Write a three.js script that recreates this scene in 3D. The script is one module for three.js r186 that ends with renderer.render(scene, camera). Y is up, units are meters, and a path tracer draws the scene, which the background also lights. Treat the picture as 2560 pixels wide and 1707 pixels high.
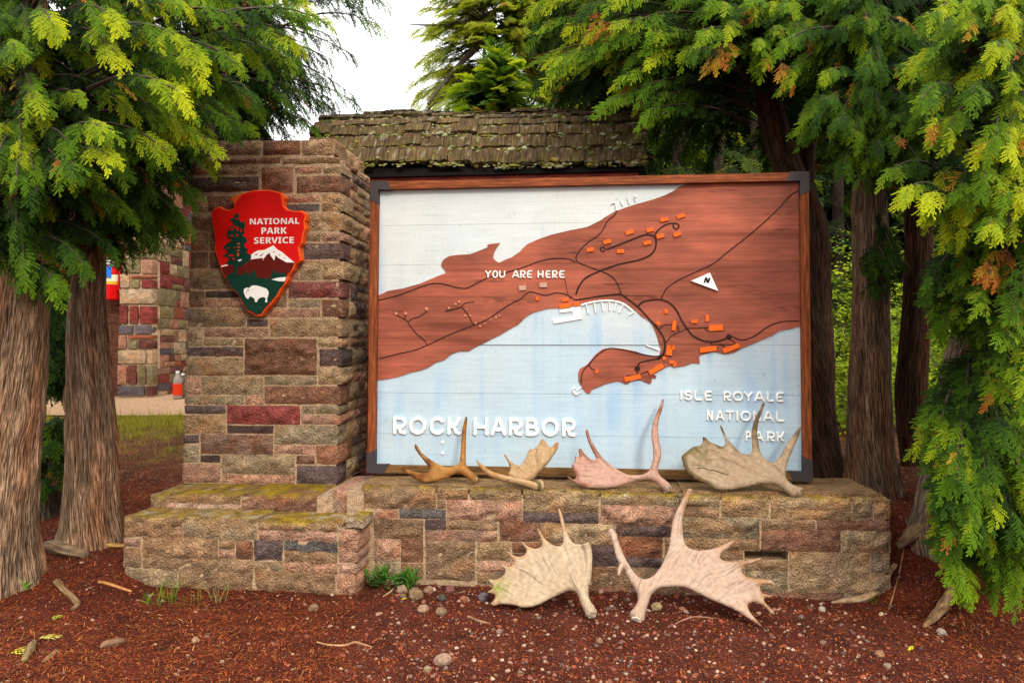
import * as THREE from 'three';
import { ImprovedNoise } from 'three/addons/math/ImprovedNoise.js';
import { mergeGeometries } from 'three/addons/utils/BufferGeometryUtils.js';
import { FontLoader } from 'three/addons/loaders/FontLoader.js';
import { TextGeometry } from 'three/addons/geometries/TextGeometry.js';

// ------------------------------------------------------------------ camera, sky, sun, exposure
const F = 1900, CX = 1280, CY = 853.5, EYE = 1.5;            // lens of the photograph in its own pixels
const scene = new THREE.Scene();
const camera = new THREE.PerspectiveCamera(2 * Math.atan(CY / F) * 180 / Math.PI, 1.5, 0.05, 400);
camera.position.set(0, EYE, 0);
camera.lookAt(0, EYE, -10);
camera.updateMatrixWorld(true);
{
  const W = 64, H = 32, data = new Float32Array(W * H * 4);
  for (let j = 0; j < H; j++) for (let i = 0; i < W; i++) {
    const el = (j + 0.5) / H * 2 - 1;                         // -1 nadir .. 1 zenith
    const up = Math.max(0, el);
    const v = el < -0.02 ? 0.2 : 0.95 + 1.75 * up;
    const k = (j * W + i) * 4;
    data[k] = v * 1.0; data[k + 1] = v * 0.995; data[k + 2] = v * 0.985; data[k + 3] = 1;
  }
  const sky = new THREE.DataTexture(data, W, H, THREE.RGBAFormat, THREE.FloatType);
  sky.mapping = THREE.EquirectangularReflectionMapping;
  sky.magFilter = THREE.LinearFilter; sky.minFilter = THREE.LinearFilter; sky.needsUpdate = true;
  scene.background = sky; scene.environment = sky;
}
const sun = new THREE.DirectionalLight(new THREE.Color(1, 0.92, 0.78), 1.5);
sun.position.set(3.6, 7.5, 4.2); sun.target.position.set(0, 0.5, -5);
sun.castShadow = true; sun.shadow.radius = 22; sun.shadow.mapSize.set(2048, 2048);
Object.assign(sun.shadow.camera, { left: -9, right: 9, top: 9, bottom: -9, near: 0.5, far: 40 });
scene.add(sun, sun.target);
const renderer = new THREE.WebGLRenderer({ antialias: true });
renderer.toneMapping = THREE.LinearToneMapping;
renderer.toneMappingExposure = 1.45;
renderer.shadowMap.enabled = true;

// ------------------------------------------------------------------ helpers
let seed = 7;
const reseed = (n) => { seed = n >>> 0; };
const rnd = () => { seed = (seed + 0x6D2B79F5) >>> 0; let t = seed; t = Math.imul(t ^ (t >>> 15), t | 1); t ^= t + Math.imul(t ^ (t >>> 7), t | 61); return ((t ^ (t >>> 14)) >>> 0) / 4294967296; };
const rr = (a, b) => a + (b - a) * rnd();
const clamp = (v, a = 0, b = 1) => Math.min(b, Math.max(a, v));
const lerp = (a, b, t) => a + (b - a) * t;
const sstep = (a, b, v) => { const t = clamp((v - a) / (b - a)); return t * t * (3 - 2 * t); };
const PN = new ImprovedNoise();
const noise = (x, y, z = 0) => PN.noise(x + 57.3, y + 91.7, z + 33.1);
const fbm = (x, y, z = 0, o = 4) => { let s = 0, a = 0.5; for (let i = 0; i < o; i++) { s += a * noise(x, y, z); x *= 2.03; y *= 2.03; z *= 2.03; a *= 0.5; } return s; };
const V = (x, y, z) => new THREE.Vector3(x, y, z);
const hex = (h) => { const c = new THREE.Color(h); return [c.r, c.g, c.b]; };
const mix3 = (a, b, t) => [lerp(a[0], b[0], t), lerp(a[1], b[1], t), lerp(a[2], b[2], t)];

const used = {};
const numbered = (n) => { const k = used[n] = (used[n] ?? -1) + 1; return k ? n + '_' + String(k).padStart(3, '0') : n; };
function tag(o, label, category, group, kind) {
  if (label) o.userData.label = label;
  if (category) o.userData.category = category;
  if (group) o.userData.group = group;
  if (kind) o.userData.kind = kind;
  return o;
}
function thing(name, label, category, group, pos = [0, 0, 0], turn = 0) {
  const g = new THREE.Group(); g.name = numbered(name); g.position.set(...pos); g.rotation.y = turn;
  scene.add(g); g.updateMatrixWorld(true);
  return tag(g, label, category, group);
}
function part(name, geo, mat, parent, kind) {
  const m = new THREE.Mesh(geo, mat); m.name = parent === scene ? numbered(name) : name;
  m.castShadow = m.receiveShadow = true; parent.add(m);
  if (kind) m.userData.kind = kind;
  return m;
}
const pieces = new Map();
function piece(name, geo, mat, parent) {      // repeated parts of one thing: brick, brick_001 ...
  const k = parent.uuid + name, n = pieces.get(k) ?? 0; pieces.set(k, n + 1);
  return part(n ? name + '_' + String(n).padStart(3, '0') : name, geo, mat, parent);
}

// from a pixel of the photograph to a point: on a plane of a thing, or at a depth
function onPlane(obj, px, py, off = 0) {
  const inv = obj.matrixWorld.clone().invert();
  const o = V(0, EYE, 0).applyMatrix4(inv), d = V((px - CX) / F, -(py - CY) / F, -1).transformDirection(inv);
  const t = (off - o.z) / d.z;
  return V(o.x + d.x * t, o.y + d.y * t, off);
}
const at = (px, py, D) => V((px - CX) / F * D, EYE - (py - CY) / F * D, -D);
const zoom = (x0, y0, s) => (x, y) => [x0 + x / s, y0 + y / s];   // coordinates measured on an enlargement

// the masonry runs at a slight angle: right end nearer
const TH = Math.atan(5.45e-5 * F), D0 = 4.62;
const wallFrame = new THREE.Object3D(); wallFrame.position.set(0, 0, -D0); wallFrame.rotation.y = -TH; wallFrame.updateMatrixWorld(true);
const toWall = (x, z) => { const c = Math.cos(TH), s = Math.sin(TH), dz = z + D0; return [x * c + dz * s, -x * s + dz * c]; };

// ------------------------------------------------------------------ textures
function tex(w, h, fn, { color = false, wrap = true } = {}) {
  const d = new Uint8Array(w * h * 4);
  for (let j = 0; j < h; j++) for (let i = 0; i < w; i++) {
    const c = fn(i / w, j / h, i, j), k = (j * w + i) * 4;
    if (typeof c === 'number') d[k] = d[k + 1] = d[k + 2] = clamp(c) * 255;
    else { d[k] = clamp(c[0]) * 255; d[k + 1] = clamp(c[1]) * 255; d[k + 2] = clamp(c[2]) * 255; }
    d[k + 3] = 255;
  }
  const t = new THREE.DataTexture(d, w, h, THREE.RGBAFormat);
  if (wrap) t.wrapS = t.wrapT = THREE.RepeatWrapping;
  t.magFilter = THREE.LinearFilter; t.minFilter = THREE.LinearMipmapLinearFilter; t.generateMipmaps = true;
  if (color) t.colorSpace = THREE.SRGBColorSpace;
  t.needsUpdate = true;
  return t;
}
// tiling noise: blend of shifted copies
function tileN(u, v, f, g = f, o = 4, z = 0) {
  const a = fbm(u * f, v * g, z, o), b = fbm((u - 1) * f, v * g, z, o), c = fbm(u * f, (v - 1) * g, z, o), d = fbm((u - 1) * f, (v - 1) * g, z, o);
  const n = a * (1 - u) * (1 - v) + b * u * (1 - v) + c * (1 - u) * v + d * u * v;
  return n / Math.sqrt(((1 - u) ** 2 + u * u) * ((1 - v) ** 2 + v * v));
}
reseed(3);
const T_grain = tex(512, 512, (u, v) => { const s = tileN(u, v, 60, 60, 2), m = tileN(u, v, 12, 12, 4, 4); const k = 0.86 + 0.6 * s + 0.32 * m; return [k, k * 0.985, k * 0.96]; }, { color: true });
const T_striae = tex(512, 512, (u, v) => { const a = tileN(u, v, 46, 3, 3, 1), b = tileN(u, v, 110, 5, 2, 4), c = tileN(u, v, 30, 30, 2, 8); const d = Math.min(0, a * 1.3 + 0.24) * 0.8; const k = 0.96 + d + 0.16 * b + 0.14 * c; return [k, k * 0.98 + 0.01, k * 0.96 + 0.02]; }, { color: true });
const T_striaeB = tex(512, 512, (u, v) => 0.55 + 1.1 * Math.min(0, tileN(u, v, 46, 3, 3, 1) * 1.3 + 0.18) + 0.4 * tileN(u, v, 110, 5, 2, 4));
for (const t of [T_striae, T_striaeB]) t.repeat.set(1, 1.6);
const T_grainB = tex(512, 512, (u, v) => 0.5 + 0.5 * tileN(u, v, 34, 34, 4, 9) + 0.25 * tileN(u, v, 90, 90, 2, 2));
for (const t of [T_grain, T_grainB]) t.repeat.set(2.2, 2.2);
const T_bark = tex(512, 512, (u, v) => { const w = u + 0.02 * tileN(u, v, 6, 4, 3); const s = tileN((w + 1) % 1, v, 46, 4, 3, 3); const f = tileN((w + 1) % 1, v, 90, 9, 2, 7); const k = 0.78 + 0.95 * s + 0.5 * f; return [k, k * 0.98, k * 0.95]; }, { color: true });
const T_barkB = tex(512, 512, (u, v) => { const w = u + 0.02 * tileN(u, v, 6, 4, 3); return 0.5 + 0.9 * tileN((w + 1) % 1, v, 46, 4, 3, 3) + 0.45 * tileN((w + 1) % 1, v, 90, 9, 2, 7); });
for (const t of [T_bark, T_barkB]) t.repeat.set(2.2, 1.6);
const T_wood = tex(512, 256, (u, v) => { const g = tileN(u, v, 5, 50, 4, 1), f = tileN(u, v, 10, 110, 2, 5); const k = 0.82 + 0.6 * g + 0.3 * f; return [k, k * 0.96, k * 0.92]; }, { color: true });
const T_woodB = tex(512, 256, (u, v) => 0.5 + 0.6 * tileN(u, v, 5, 50, 4, 1) + 0.3 * tileN(u, v, 10, 110, 2, 5));
for (const t of [T_wood, T_woodB]) t.repeat.set(1.2, 1.2);
const T_dirt = tex(1024, 1024, (u, v) => {
  const a = tileN(u, v, 90, 90, 3, 1), b = tileN(u, v, 7, 7, 4, 2), c = tileN(u, v, 240, 240, 1, 6);
  const k = 0.62 + 0.5 * a + 0.5 * c + 0.25 * b;
  return [k * 1.0, k * (0.92 + 0.3 * a), k * (0.9 + 0.4 * a)];
}, { color: true });
const T_dirtB = tex(512, 512, (u, v) => 0.5 + 0.6 * tileN(u, v, 60, 60, 3, 1) + 0.4 * tileN(u, v, 140, 140, 1, 5));
for (const t of [T_dirt, T_dirtB]) t.repeat.set(0.9, 0.9);

const std = (o) => new THREE.MeshPhysicalMaterial({ roughness: 0.9, specularIntensity: 0.3, ...o });
const rgb = (r, g, b) => new THREE.Color().setRGB(r, g, b);
const M = {
  stone: std({ vertexColors: true, map: T_grain, bumpMap: T_grainB, bumpScale: 0.03, roughness: 0.95 }),
  mortar: std({ color: '#c0a384', map: T_grain, bumpMap: T_grainB, bumpScale: 0.006, roughness: 1 }),
  bark: std({ vertexColors: true, map: T_bark, bumpMap: T_barkB, bumpScale: 0.03, roughness: 1 }),
  twig: std({ color: rgb(0.075, 0.05, 0.035), roughness: 1 }),
  frame: std({ color: '#94502b', map: T_wood, bumpMap: T_woodB, bumpScale: 0.002, roughness: 0.6 }),
  frameOld: std({ color: '#86653f', map: T_wood, bumpMap: T_woodB, bumpScale: 0.004, roughness: 0.85 }),
  bracket: std({ color: '#423c3c', roughness: 0.55, metalness: 0.3 }),
  redwood: std({ color: '#7a3a32', map: T_wood, roughness: 0.7 }),
  black: std({ color: '#14100e', roughness: 0.8 }),
  white: std({ color: '#f1eee8', bumpMap: T_grainB, bumpScale: 0.001, roughness: 0.55 }),
  orange: std({ color: '#e2631a', roughness: 0.55 }),
  dim: std({ color: '#b98f7c', roughness: 0.7 }),
  roadInk: std({ color: '#341d16', roughness: 0.8 }),
  ground: std({ vertexColors: true, map: T_dirt, bumpMap: T_dirtB, bumpScale: 0.02, roughness: 1 }),
  litter: std({ roughness: 0.95 }),
  pebble: std({ map: T_grain, roughness: 0.85, vertexColors: true }),
  leaf: new THREE.MeshPhysicalMaterial({ vertexColors: true, roughness: 0.9, specularIntensity: 0.18, transmission: 0.3, thickness: 0, side: THREE.DoubleSide }),
  needle: new THREE.MeshPhysicalMaterial({ vertexColors: true, roughness: 0.9, specularIntensity: 0.18, transmission: 0.6, thickness: 0, side: THREE.DoubleSide }),
  grass: new THREE.MeshPhysicalMaterial({ vertexColors: true, roughness: 0.9, specularIntensity: 0.2, transmission: 0.35, thickness: 0, side: THREE.DoubleSide }),
  antler: std({ vertexColors: true, map: T_striae, bumpMap: T_striaeB, bumpScale: 0.0025, roughness: 0.65 }),
  dry: std({ vertexColors: true, map: T_wood, bumpMap: T_woodB, bumpScale: 0.004, roughness: 0.9 }),
  moss: std({ roughness: 1, vertexColors: true }),
  shake: std({ vertexColors: true, map: T_wood, bumpMap: T_woodB, bumpScale: 0.01, roughness: 1 }),
};

// ------------------------------------------------------------------ geometry helpers
function colour(g, fn) {
  const p = g.attributes.position, n = g.attributes.normal, c = new Float32Array(p.count * 3);
  for (let i = 0; i < p.count; i++) { const k = fn(p.getX(i), p.getY(i), p.getZ(i), n ? n.getY(i) : 0, i); c[3 * i] = Math.max(0, k[0]); c[3 * i + 1] = Math.max(0, k[1]); c[3 * i + 2] = Math.max(0, k[2]); }
  g.setAttribute('color', new THREE.BufferAttribute(c, 3));
  return g;
}
function boxUV(g, ou = 0, ov = 0) {      // uv in metres from positions and box-face normals
  const p = g.attributes.position, n = g.attributes.normal, uv = new Float32Array(p.count * 2);
  for (let i = 0; i < p.count; i++) {
    const ax = Math.abs(n.getX(i)), ay = Math.abs(n.getY(i)), az = Math.abs(n.getZ(i));
    const x = p.getX(i), y = p.getY(i), z = p.getZ(i);
    if (az >= ax && az >= ay) { uv[2 * i] = x + ou; uv[2 * i + 1] = y + ov; }
    else if (ax >= ay) { uv[2 * i] = z + ou; uv[2 * i + 1] = y + ov; }
    else { uv[2 * i] = x + ou; uv[2 * i + 1] = z + ov; }
  }
  g.setAttribute('uv', new THREE.BufferAttribute(uv, 2));
  return g;
}
const STONE = { b: hex('#ab8a6b'), t: hex('#c0a07b'), p: hex('#c5987f'), r: hex('#9c5350'), d: hex('#74625f'), g: hex('#ae987a'), n: hex('#966d58'), k: hex('#64504a'), s: hex('#77716f'), w: hex('#d0b59c'), o: hex('#a87458') };
const MOSS = hex('#b8981f'), MOSSD = hex('#8a7033');
// a rock-faced block between (x0,y0) and (x1,y1), its face at zf, reaching back by depth
function rock(x0, y0, x1, y1, zf, depth, col, { bulge = rr(0.012, 0.026), moss = 0, gap = 0.0035, cell = 0.021, rough = 0.0045, pale = 0 } = {}) {
  const w = Math.max(0.012, x1 - x0 - 2 * gap), h = Math.max(0.012, y1 - y0 - 2 * gap);
  const nx = clamp(Math.round(w / cell), 2, 28), ny = clamp(Math.round(h / cell), 2, 16), nz = clamp(Math.round(depth / 0.06), 1, 6);
  const g = new THREE.BoxGeometry(w, h, depth, nx, ny, nz);
  g.translate((x0 + x1) / 2, (y0 + y1) / 2, zf - depth / 2);
  boxUV(g, rr(0, 5), rr(0, 5));
  const p = g.attributes.position, n = g.attributes.normal, q = rr(0, 50);
  const base = STONE[col] ?? STONE.b, cx = (x0 + x1) / 2, cy = (y0 + y1) / 2, slope = rr(-0.5, 0.5), slopeX = rr(-0.4, 0.4);
  for (let i = 0; i < p.count; i++) {
    let x = p.getX(i), y = p.getY(i), z = p.getZ(i);
    const ex = Math.min(x - (x0 + gap), (x1 - gap) - x), ey = Math.min(y - (y0 + gap), (y1 - gap) - y), ez = Math.min(zf - z, z - (zf - depth));
    const nX = n.getX(i), nY = n.getY(i), nZ = n.getZ(i);
    const e = Math.abs(nZ) > 0.5 ? Math.min(ex, ey) : Math.abs(nX) > 0.5 ? Math.min(ey, ez) : Math.min(ex, ez);
    let b = bulge * (0.45 * sstep(0, 0.006, e) + 0.55 * sstep(0, 0.04, e)) * (0.85 + 1.0 * noise(x * 9, y * 13, q) + 0.7 * noise(x * 24, y * 28, q) - 0.9 * Math.max(0, 0.16 - Math.abs(noise(x * 6, y * 15, q + 9))) * 5);
    if (Math.abs(nZ) > 0.5) b *= 1 + slope * (y - cy) / h * 2 + slopeX * (x - cx) / w;
    if (Math.abs(nY) > 0.5) b *= 0.2;
    const dx = rough * noise(x * 13 + q, y * 13, z * 13), dy = rough * noise(x * 13, y * 13 + q, z * 13 + 9), dz = rough * 1.2 * noise(x * 13, y * 13 + 5, z * 13 + q);
    p.setXYZ(i, x + dx + nX * b, y + dy + nY * b, z + dz + nZ * b);
  }
  g.computeVertexNormals();
  const f = rr(0.82, 1.14), hue = rr(-0.05, 0.05);
  colour(g, (x, y, z, ny) => {
    let k = f * (1 + 0.45 * noise(x * 9, y * 12, q) + 0.35 * noise(x * 31, y * 31, z * 31 + q));
    let c = [base[0] * k * (1 + hue), base[1] * k, base[2] * k * (1 - hue)];
    const o = noise(x * 5 + q, y * 7, 3); if (o > 0.12) c = mix3(c, [base[0] * 1.1, base[1] * 0.92, base[2] * 0.8], clamp((o - 0.12) * 2.5));
    if (pale) c = mix3(c, [0.62, 0.5, 0.4], pale * clamp(0.5 + noise(x * 12, y * 12, 8)));
    if (moss) {
      const top = sstep(y1 - 0.045, y1 + 0.004, y) * 0.5 + (ny > 0.6 ? 0.5 : 0);
      const m = clamp(moss * top * (0.75 + 2.2 * fbm(x * 5.5, z * 9 + y * 4, 4)));
      c = mix3(c, mix3(MOSSD, MOSS, clamp(0.5 + 1.6 * noise(x * 14, z * 14, 2))), m);
      if (ny > 0.6) { const pw = fbm(x * 9, z * 20, 12); if (pw > 0.16) c = mix3(c, [0.6, 0.5, 0.36], clamp((pw - 0.16) * 6)); }
    }
    return c;
  });
  return g;
}
// tapered tube through points {p, r}; returns geometry with uv in metres
function tube(pts, { seg = 10, steps = 24, cap = true, wob = 0, tip = false } = {}) {
  const c = new THREE.CatmullRomCurve3(pts.map((k) => k.p), false, 'centripetal');
  const n = pts.length - 1, pos = [], uv = [], idx = [];
  const L = c.getLength();
  let N = V(0, 0, 1);
  for (let i = 0; i <= steps; i++) {
    const t = i / steps, P = c.getPoint(t), T = c.getTangent(t);
    const k = Math.min(n - 1, Math.floor(t * n)), f = t * n - k;
    let r = lerp(pts[k].r, pts[k + 1].r, f);
    N = N.clone().sub(T.clone().multiplyScalar(N.dot(T))); if (N.length() < 1e-3) N = V(1, 0, 0).sub(T.clone().multiplyScalar(T.x)); N.normalize();
    const B = T.clone().cross(N);
    for (let j = 0; j <= seg; j++) {
      const a = j / seg * Math.PI * 2, q = wob ? 1 + wob * noise(Math.cos(a) * 1.5 + P.x * 9, Math.sin(a) * 1.5 + P.y * 9, P.z * 9) : 1;
      const R = r * q;
      pos.push(P.x + (N.x * Math.cos(a) + B.x * Math.sin(a)) * R, P.y + (N.y * Math.cos(a) + B.y * Math.sin(a)) * R, P.z + (N.z * Math.cos(a) + B.z * Math.sin(a)) * R);
      uv.push(j / seg * 6.28 * pts[0].r, t * L);
    }
  }
  for (let i = 0; i < steps; i++) for (let j = 0; j < seg; j++) { const a = i * (seg + 1) + j, b = a + seg + 1; idx.push(a, a + 1, b, b, a + 1, b + 1); }
  if (cap) for (const [i, s] of [[0, 1], [steps, -1]]) {
    const t = i / steps, P = c.getPoint(t), o = pos.length / 3; pos.push(P.x, P.y, P.z); uv.push(0, 0);
    for (let j = 0; j < seg; j++) { const a = i * (seg + 1) + j; if (s > 0) idx.push(o, a + 1, a); else idx.push(o, a, a + 1); }
  }
  const g = new THREE.BufferGeometry();
  g.setAttribute('position', new THREE.Float32BufferAttribute(pos, 3)); g.setAttribute('uv', new THREE.Float32BufferAttribute(uv, 2)); g.setIndex(idx);
  g.computeVertexNormals();
  return g;
}
// a solid swelling from an outline: front and back surfaces meet along dist = 0
function inflate(x0, y0, x1, y1, cell, dist, half, mid = () => 0, backFlat = false) {
  const nx = Math.ceil((x1 - x0) / cell), ny = Math.ceil((y1 - y0) / cell), val = new Float32Array((nx + 1) * (ny + 1));
  for (let j = 0; j <= ny; j++) for (let i = 0; i <= nx; i++) { let d = dist(x0 + i * cell, y0 + j * cell); if (Math.abs(d) < cell * 0.06) d = cell * 0.06 * (d < 0 ? -1 : 1); val[j * (nx + 1) + i] = d; }
  const pos = [], uv = [], idx = [], key = new Map();
  const vert = (k, x, y, d, back) => {
    const id = k * 2 + (back && d > 0 ? 1 : 0); let v = key.get(id); if (v !== undefined) return v;
    const h = d > 0 ? half(d, x, y) : 0; v = pos.length / 3; const m = mid(x, y);
    pos.push(x, y, backFlat ? (back && d > 0 ? 0 : h) : m + (back ? -h : h)); uv.push(x, y); key.set(id, v); return v;
  };
  const NC = (nx + 1) * (ny + 1);
  for (let j = 0; j < ny; j++) for (let i = 0; i < nx; i++) {
    const c = [[i, j], [i + 1, j], [i + 1, j + 1], [i, j + 1]], v = c.map(([a, b]) => val[b * (nx + 1) + a]);
    if (v.every((q) => q <= 0)) continue;
    const poly = [];
    for (let k = 0; k < 4; k++) {
      const a = c[k], b = c[(k + 1) % 4], va = v[k], vb = v[(k + 1) % 4];
      if (va > 0) poly.push([a[1] * (nx + 1) + a[0], x0 + a[0] * cell, y0 + a[1] * cell, va]);
      if ((va > 0) !== (vb > 0)) {
        const t = va / (va - vb), hz = a[1] === b[1], li = Math.min(a[0], b[0]), lj = Math.min(a[1], b[1]);
        poly.push([NC + (hz ? 0 : NC) + lj * (nx + 1) + li, x0 + (a[0] + (b[0] - a[0]) * t) * cell, y0 + (a[1] + (b[1] - a[1]) * t) * cell, 0]);
      }
    }
    for (const back of [false, true]) {
      const ids = poly.map((q) => vert(...q, back));
      for (let k = 1; k + 1 < ids.length; k++) back ? idx.push(ids[0], ids[k + 1], ids[k]) : idx.push(ids[0], ids[k], ids[k + 1]);
    }
  }
  const g = new THREE.BufferGeometry();
  g.setAttribute('position', new THREE.Float32BufferAttribute(pos, 3)); g.setAttribute('uv', new THREE.Float32BufferAttribute(uv, 2)); g.setIndex(idx);
  g.computeVertexNormals();
  return g;
}
function segDist(px, py, ax, ay, bx, by) { const dx = bx - ax, dy = by - ay, t = clamp(((px - ax) * dx + (py - ay) * dy) / (dx * dx + dy * dy + 1e-12)); return Math.hypot(px - ax - dx * t, py - ay - dy * t); }
function polyDist(pts) {                 // positive inside
  return (x, y) => {
    let d = 1e9, ins = false;
    for (let i = 0, j = pts.length - 1; i < pts.length; j = i++) {
      const [ax, ay] = pts[j], [bx, by] = pts[i];
      d = Math.min(d, segDist(x, y, ax, ay, bx, by));
      if ((by > y) !== (ay > y) && x < (ax - bx) * (y - by) / (ay - by) + bx) ins = !ins;
    }
    return ins ? d : -d;
  };
}
const inPoly = (poly, x, y) => { let ins = false; for (let i = 0, j = poly.length - 1; i < poly.length; j = i++) { const [ax, ay] = poly[j], [bx, by] = poly[i]; if ((by > y) !== (ay > y) && x < (ax - bx) * (y - by) / (ay - by) + bx) ins = !ins; } return ins; };
const shapeOf = (pts) => new THREE.Shape(pts.map(([x, y]) => new THREE.Vector2(x, y)));
const slab = (pts, depth, z = 0, bevel = 0) => { const g = new THREE.ExtrudeGeometry(shapeOf(pts), { depth: depth - bevel, bevelEnabled: bevel > 0, bevelSize: bevel, bevelThickness: bevel, bevelSegments: 2, steps: 1 }); g.translate(0, 0, z); return g; };
const smoothLoop = (pts, n) => new THREE.CatmullRomCurve3(pts.map(([x, y]) => V(x, y, 0)), true, 'centripetal').getPoints(n).slice(0, -1).map((v) => [v.x, v.y]);
// ------------------------------------------------------------------ ground
const table = (tb, t) => { if (t >= tb[0][0]) return tb[0][1]; for (let i = 1; i < tb.length; i++) if (t >= tb[i][0]) { const [a, ha] = tb[i - 1], [b, hb] = tb[i]; const f = (a - t) / (a - b); return lerp(ha, hb, f * f * (3 - 2 * f) * 0.5 + f * 0.5); } return tb[tb.length - 1][1]; };
const LEFTBANK = [[0.75, 0], [0.2, 0.1], [-0.28, 0.17], [-1.08, 0.41], [-3.17, 0.67], [-4.8, 0.75], [-10, 0.9], [-40, 1.6], [-200, 6]];
const RIGHTBANK = [[0.22, 0], [-0.05, 0.12], [-0.55, 0.36], [-0.9, 0.47], [-1.5, 0.53], [-3.5, 0.66], [-10, 0.9], [-40, 1.6], [-200, 6]];
function groundY(x, z, fine = true) {
  const [s, t] = toWall(x, z);
  const hl = table(LEFTBANK, t), hr = table(RIGHTBANK, t);
  const hm = t > -0.15 ? 0 : lerp(0, hr, sstep(-0.15, -0.5, t));
  const wl = sstep(-2.1, -2.5, s), wr = sstep(2.06, 2.28, s);
  let h = hm * (1 - wl - wr) + hl * wl + hr * wr;
  h += 0.03 * fbm(x * 0.9, z * 0.9, 1, 3) * sstep(0.2, 1.5, Math.abs(s) - 1.2);
  if (fine) h += 0.012 * noise(x * 4, z * 4, 2) + 0.007 * noise(x * 11, z * 11, 5);
  return h;
}
const litterAmount = (x, z) => { const [s, t] = toWall(x, z); return clamp(sstep(-0.6, -1.5, s - 0.35 * t) + sstep(1.5, 2.3, s + 0.6 * (0.3 - t)) + sstep(-0.4, -0.8, t)); };
{
  const axis = (stops) => { const out = []; for (let i = 0; i + 1 < stops.length; i++) { const [a, st] = stops[i], b = stops[i + 1][0], n = Math.max(1, Math.round((b - a) / st)); for (let k = 0; k < n; k++) out.push(a + (b - a) * k / n); } out.push(stops[stops.length - 1][0]); return out; };
  const xs = axis([[-160, 20], [-40, 5], [-12, 0.6], [-4, 0.06], [-2.8, 0.03], [2.9, 0.06], [4, 0.6], [12, 5], [40, 20], [160, 20]]);
  const zs = axis([[-300, 30], [-60, 6], [-18, 0.8], [-9, 0.2], [-6, 0.05], [-5, 0.025], [-3.1, 0.1], [-2, 1], [4, 6], [40, 30]]);
  const pos = [], uv = [], col = [], idx = [];
  const red = [0.2, 0.044, 0.02], dirt = [0.21, 0.06, 0.032], rust = [0.26, 0.056, 0.017], duff = [0.34, 0.18, 0.085], grassy = [0.36, 0.31, 0.04];
  for (const z of zs) for (const x of xs) {
    pos.push(x, groundY(x, z), z); uv.push(x, z);
    const [s, t] = toWall(x, z), n = fbm(x * 1.4, z * 1.4, 3), L = litterAmount(x, z);
    let c = mix3(dirt, rust, clamp(L + n));
    c = mix3(c, red, clamp(0.5 + 2 * fbm(x * 3, z * 3, 8)));
    c = mix3(c, duff, sstep(-0.5, -3, t) * 0.85);
    if (s < -2.3) c = mix3(c, grassy, sstep(-1.7, -3.0, t + n * 2.2 + 1.2 * fbm(x * 5, z * 5, 6)));
    const k = 1 + 0.35 * noise(x * 7, z * 7, 1);
    col.push(c[0] * k, c[1] * k, c[2] * k);
  }
  const w = xs.length;
  for (let j = 0; j + 1 < zs.length; j++) for (let i = 0; i + 1 < w; i++) { const a = j * w + i, b = a + w; idx.push(a, b, a + 1, b, b + 1, a + 1); }
  const g = new THREE.BufferGeometry();
  g.setAttribute('position', new THREE.Float32BufferAttribute(pos, 3)); g.setAttribute('uv', new THREE.Float32BufferAttribute(uv, 2)); g.setAttribute('color', new THREE.Float32BufferAttribute(col, 3)); g.setIndex(idx); g.computeVertexNormals();
  tag(part('ground', g, M.ground, scene), 'red brown dirt ground covered in fallen needles in front of the wall', 'ground', null, 'structure');
}
// the concrete path along the building
{
  const P = []; const pos = [], uv = [], idx = [];
  const far = [[-12, -10.9], [-4.3, -10.6], [-1, -10.4], [4, -10]], near = [[-12, -8.6], [-4.3, -8.35], [-1, -8.2], [4, -8]];
  const n = 40, m = 8;
  const pick = (a, t) => { const k = Math.min(a.length - 2, Math.floor(t * (a.length - 1))), f = t * (a.length - 1) - k; return [lerp(a[k][0], a[k + 1][0], f), lerp(a[k][1], a[k + 1][1], f)]; };
  for (let i = 0; i <= n; i++) for (let j = 0; j <= m; j++) { const a = pick(far, i / n), b = pick(near, i / n), f = j / m, x = lerp(a[0], b[0], f), z = lerp(a[1], b[1], f); pos.push(x, groundY(x, z, false) + 0.014, z); uv.push(x, z); }
  for (let i = 0; i < n; i++) for (let j = 0; j < m; j++) { const a = i * (m + 1) + j, b = a + m + 1; idx.push(a, a + 1, b, b, a + 1, b + 1); }
  const g = new THREE.BufferGeometry(); g.setAttribute('position', new THREE.Float32BufferAttribute(pos, 3)); g.setAttribute('uv', new THREE.Float32BufferAttribute(uv, 2)); g.setIndex(idx); g.computeVertexNormals();
  tag(part('path', g, std({ color: '#d0aa88', map: T_grain, roughness: 0.95 }), scene), 'pale concrete path running past the stone building', 'path', null, 'structure');
}
function instanced(name, geo, mat, parent, mats, cols, kind = 'stuff') {
  const m = new THREE.InstancedMesh(geo, mat, mats.length); m.name = parent === scene ? numbered(name) : name;
  mats.forEach((x, i) => m.setMatrixAt(i, x));
  if (cols) cols.forEach((c, i) => m.setColorAt(i, rgb(...c)));
  m.castShadow = m.receiveShadow = true; parent.add(m); m.userData.kind = kind;
  return m;
}
const tmpQ = new THREE.Quaternion(), tmpE = new THREE.Euler();
const mat4 = (x, y, z, ex, ey, ez, sx, sy = sx, sz = sx) => new THREE.Matrix4().compose(V(x, y, z), tmpQ.setFromEuler(tmpE.set(ex, ey, ez)).clone(), V(sx, sy, sz));
const blockedByMasonry = (x, z) => { const [s, t] = toWall(x, z); return (s > -2.42 && s < -0.84 && t < 0.2 && t > -1.1) || (s >= -0.84 && s < 2.14 && t < -0.01 && t > -0.6); };
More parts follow.
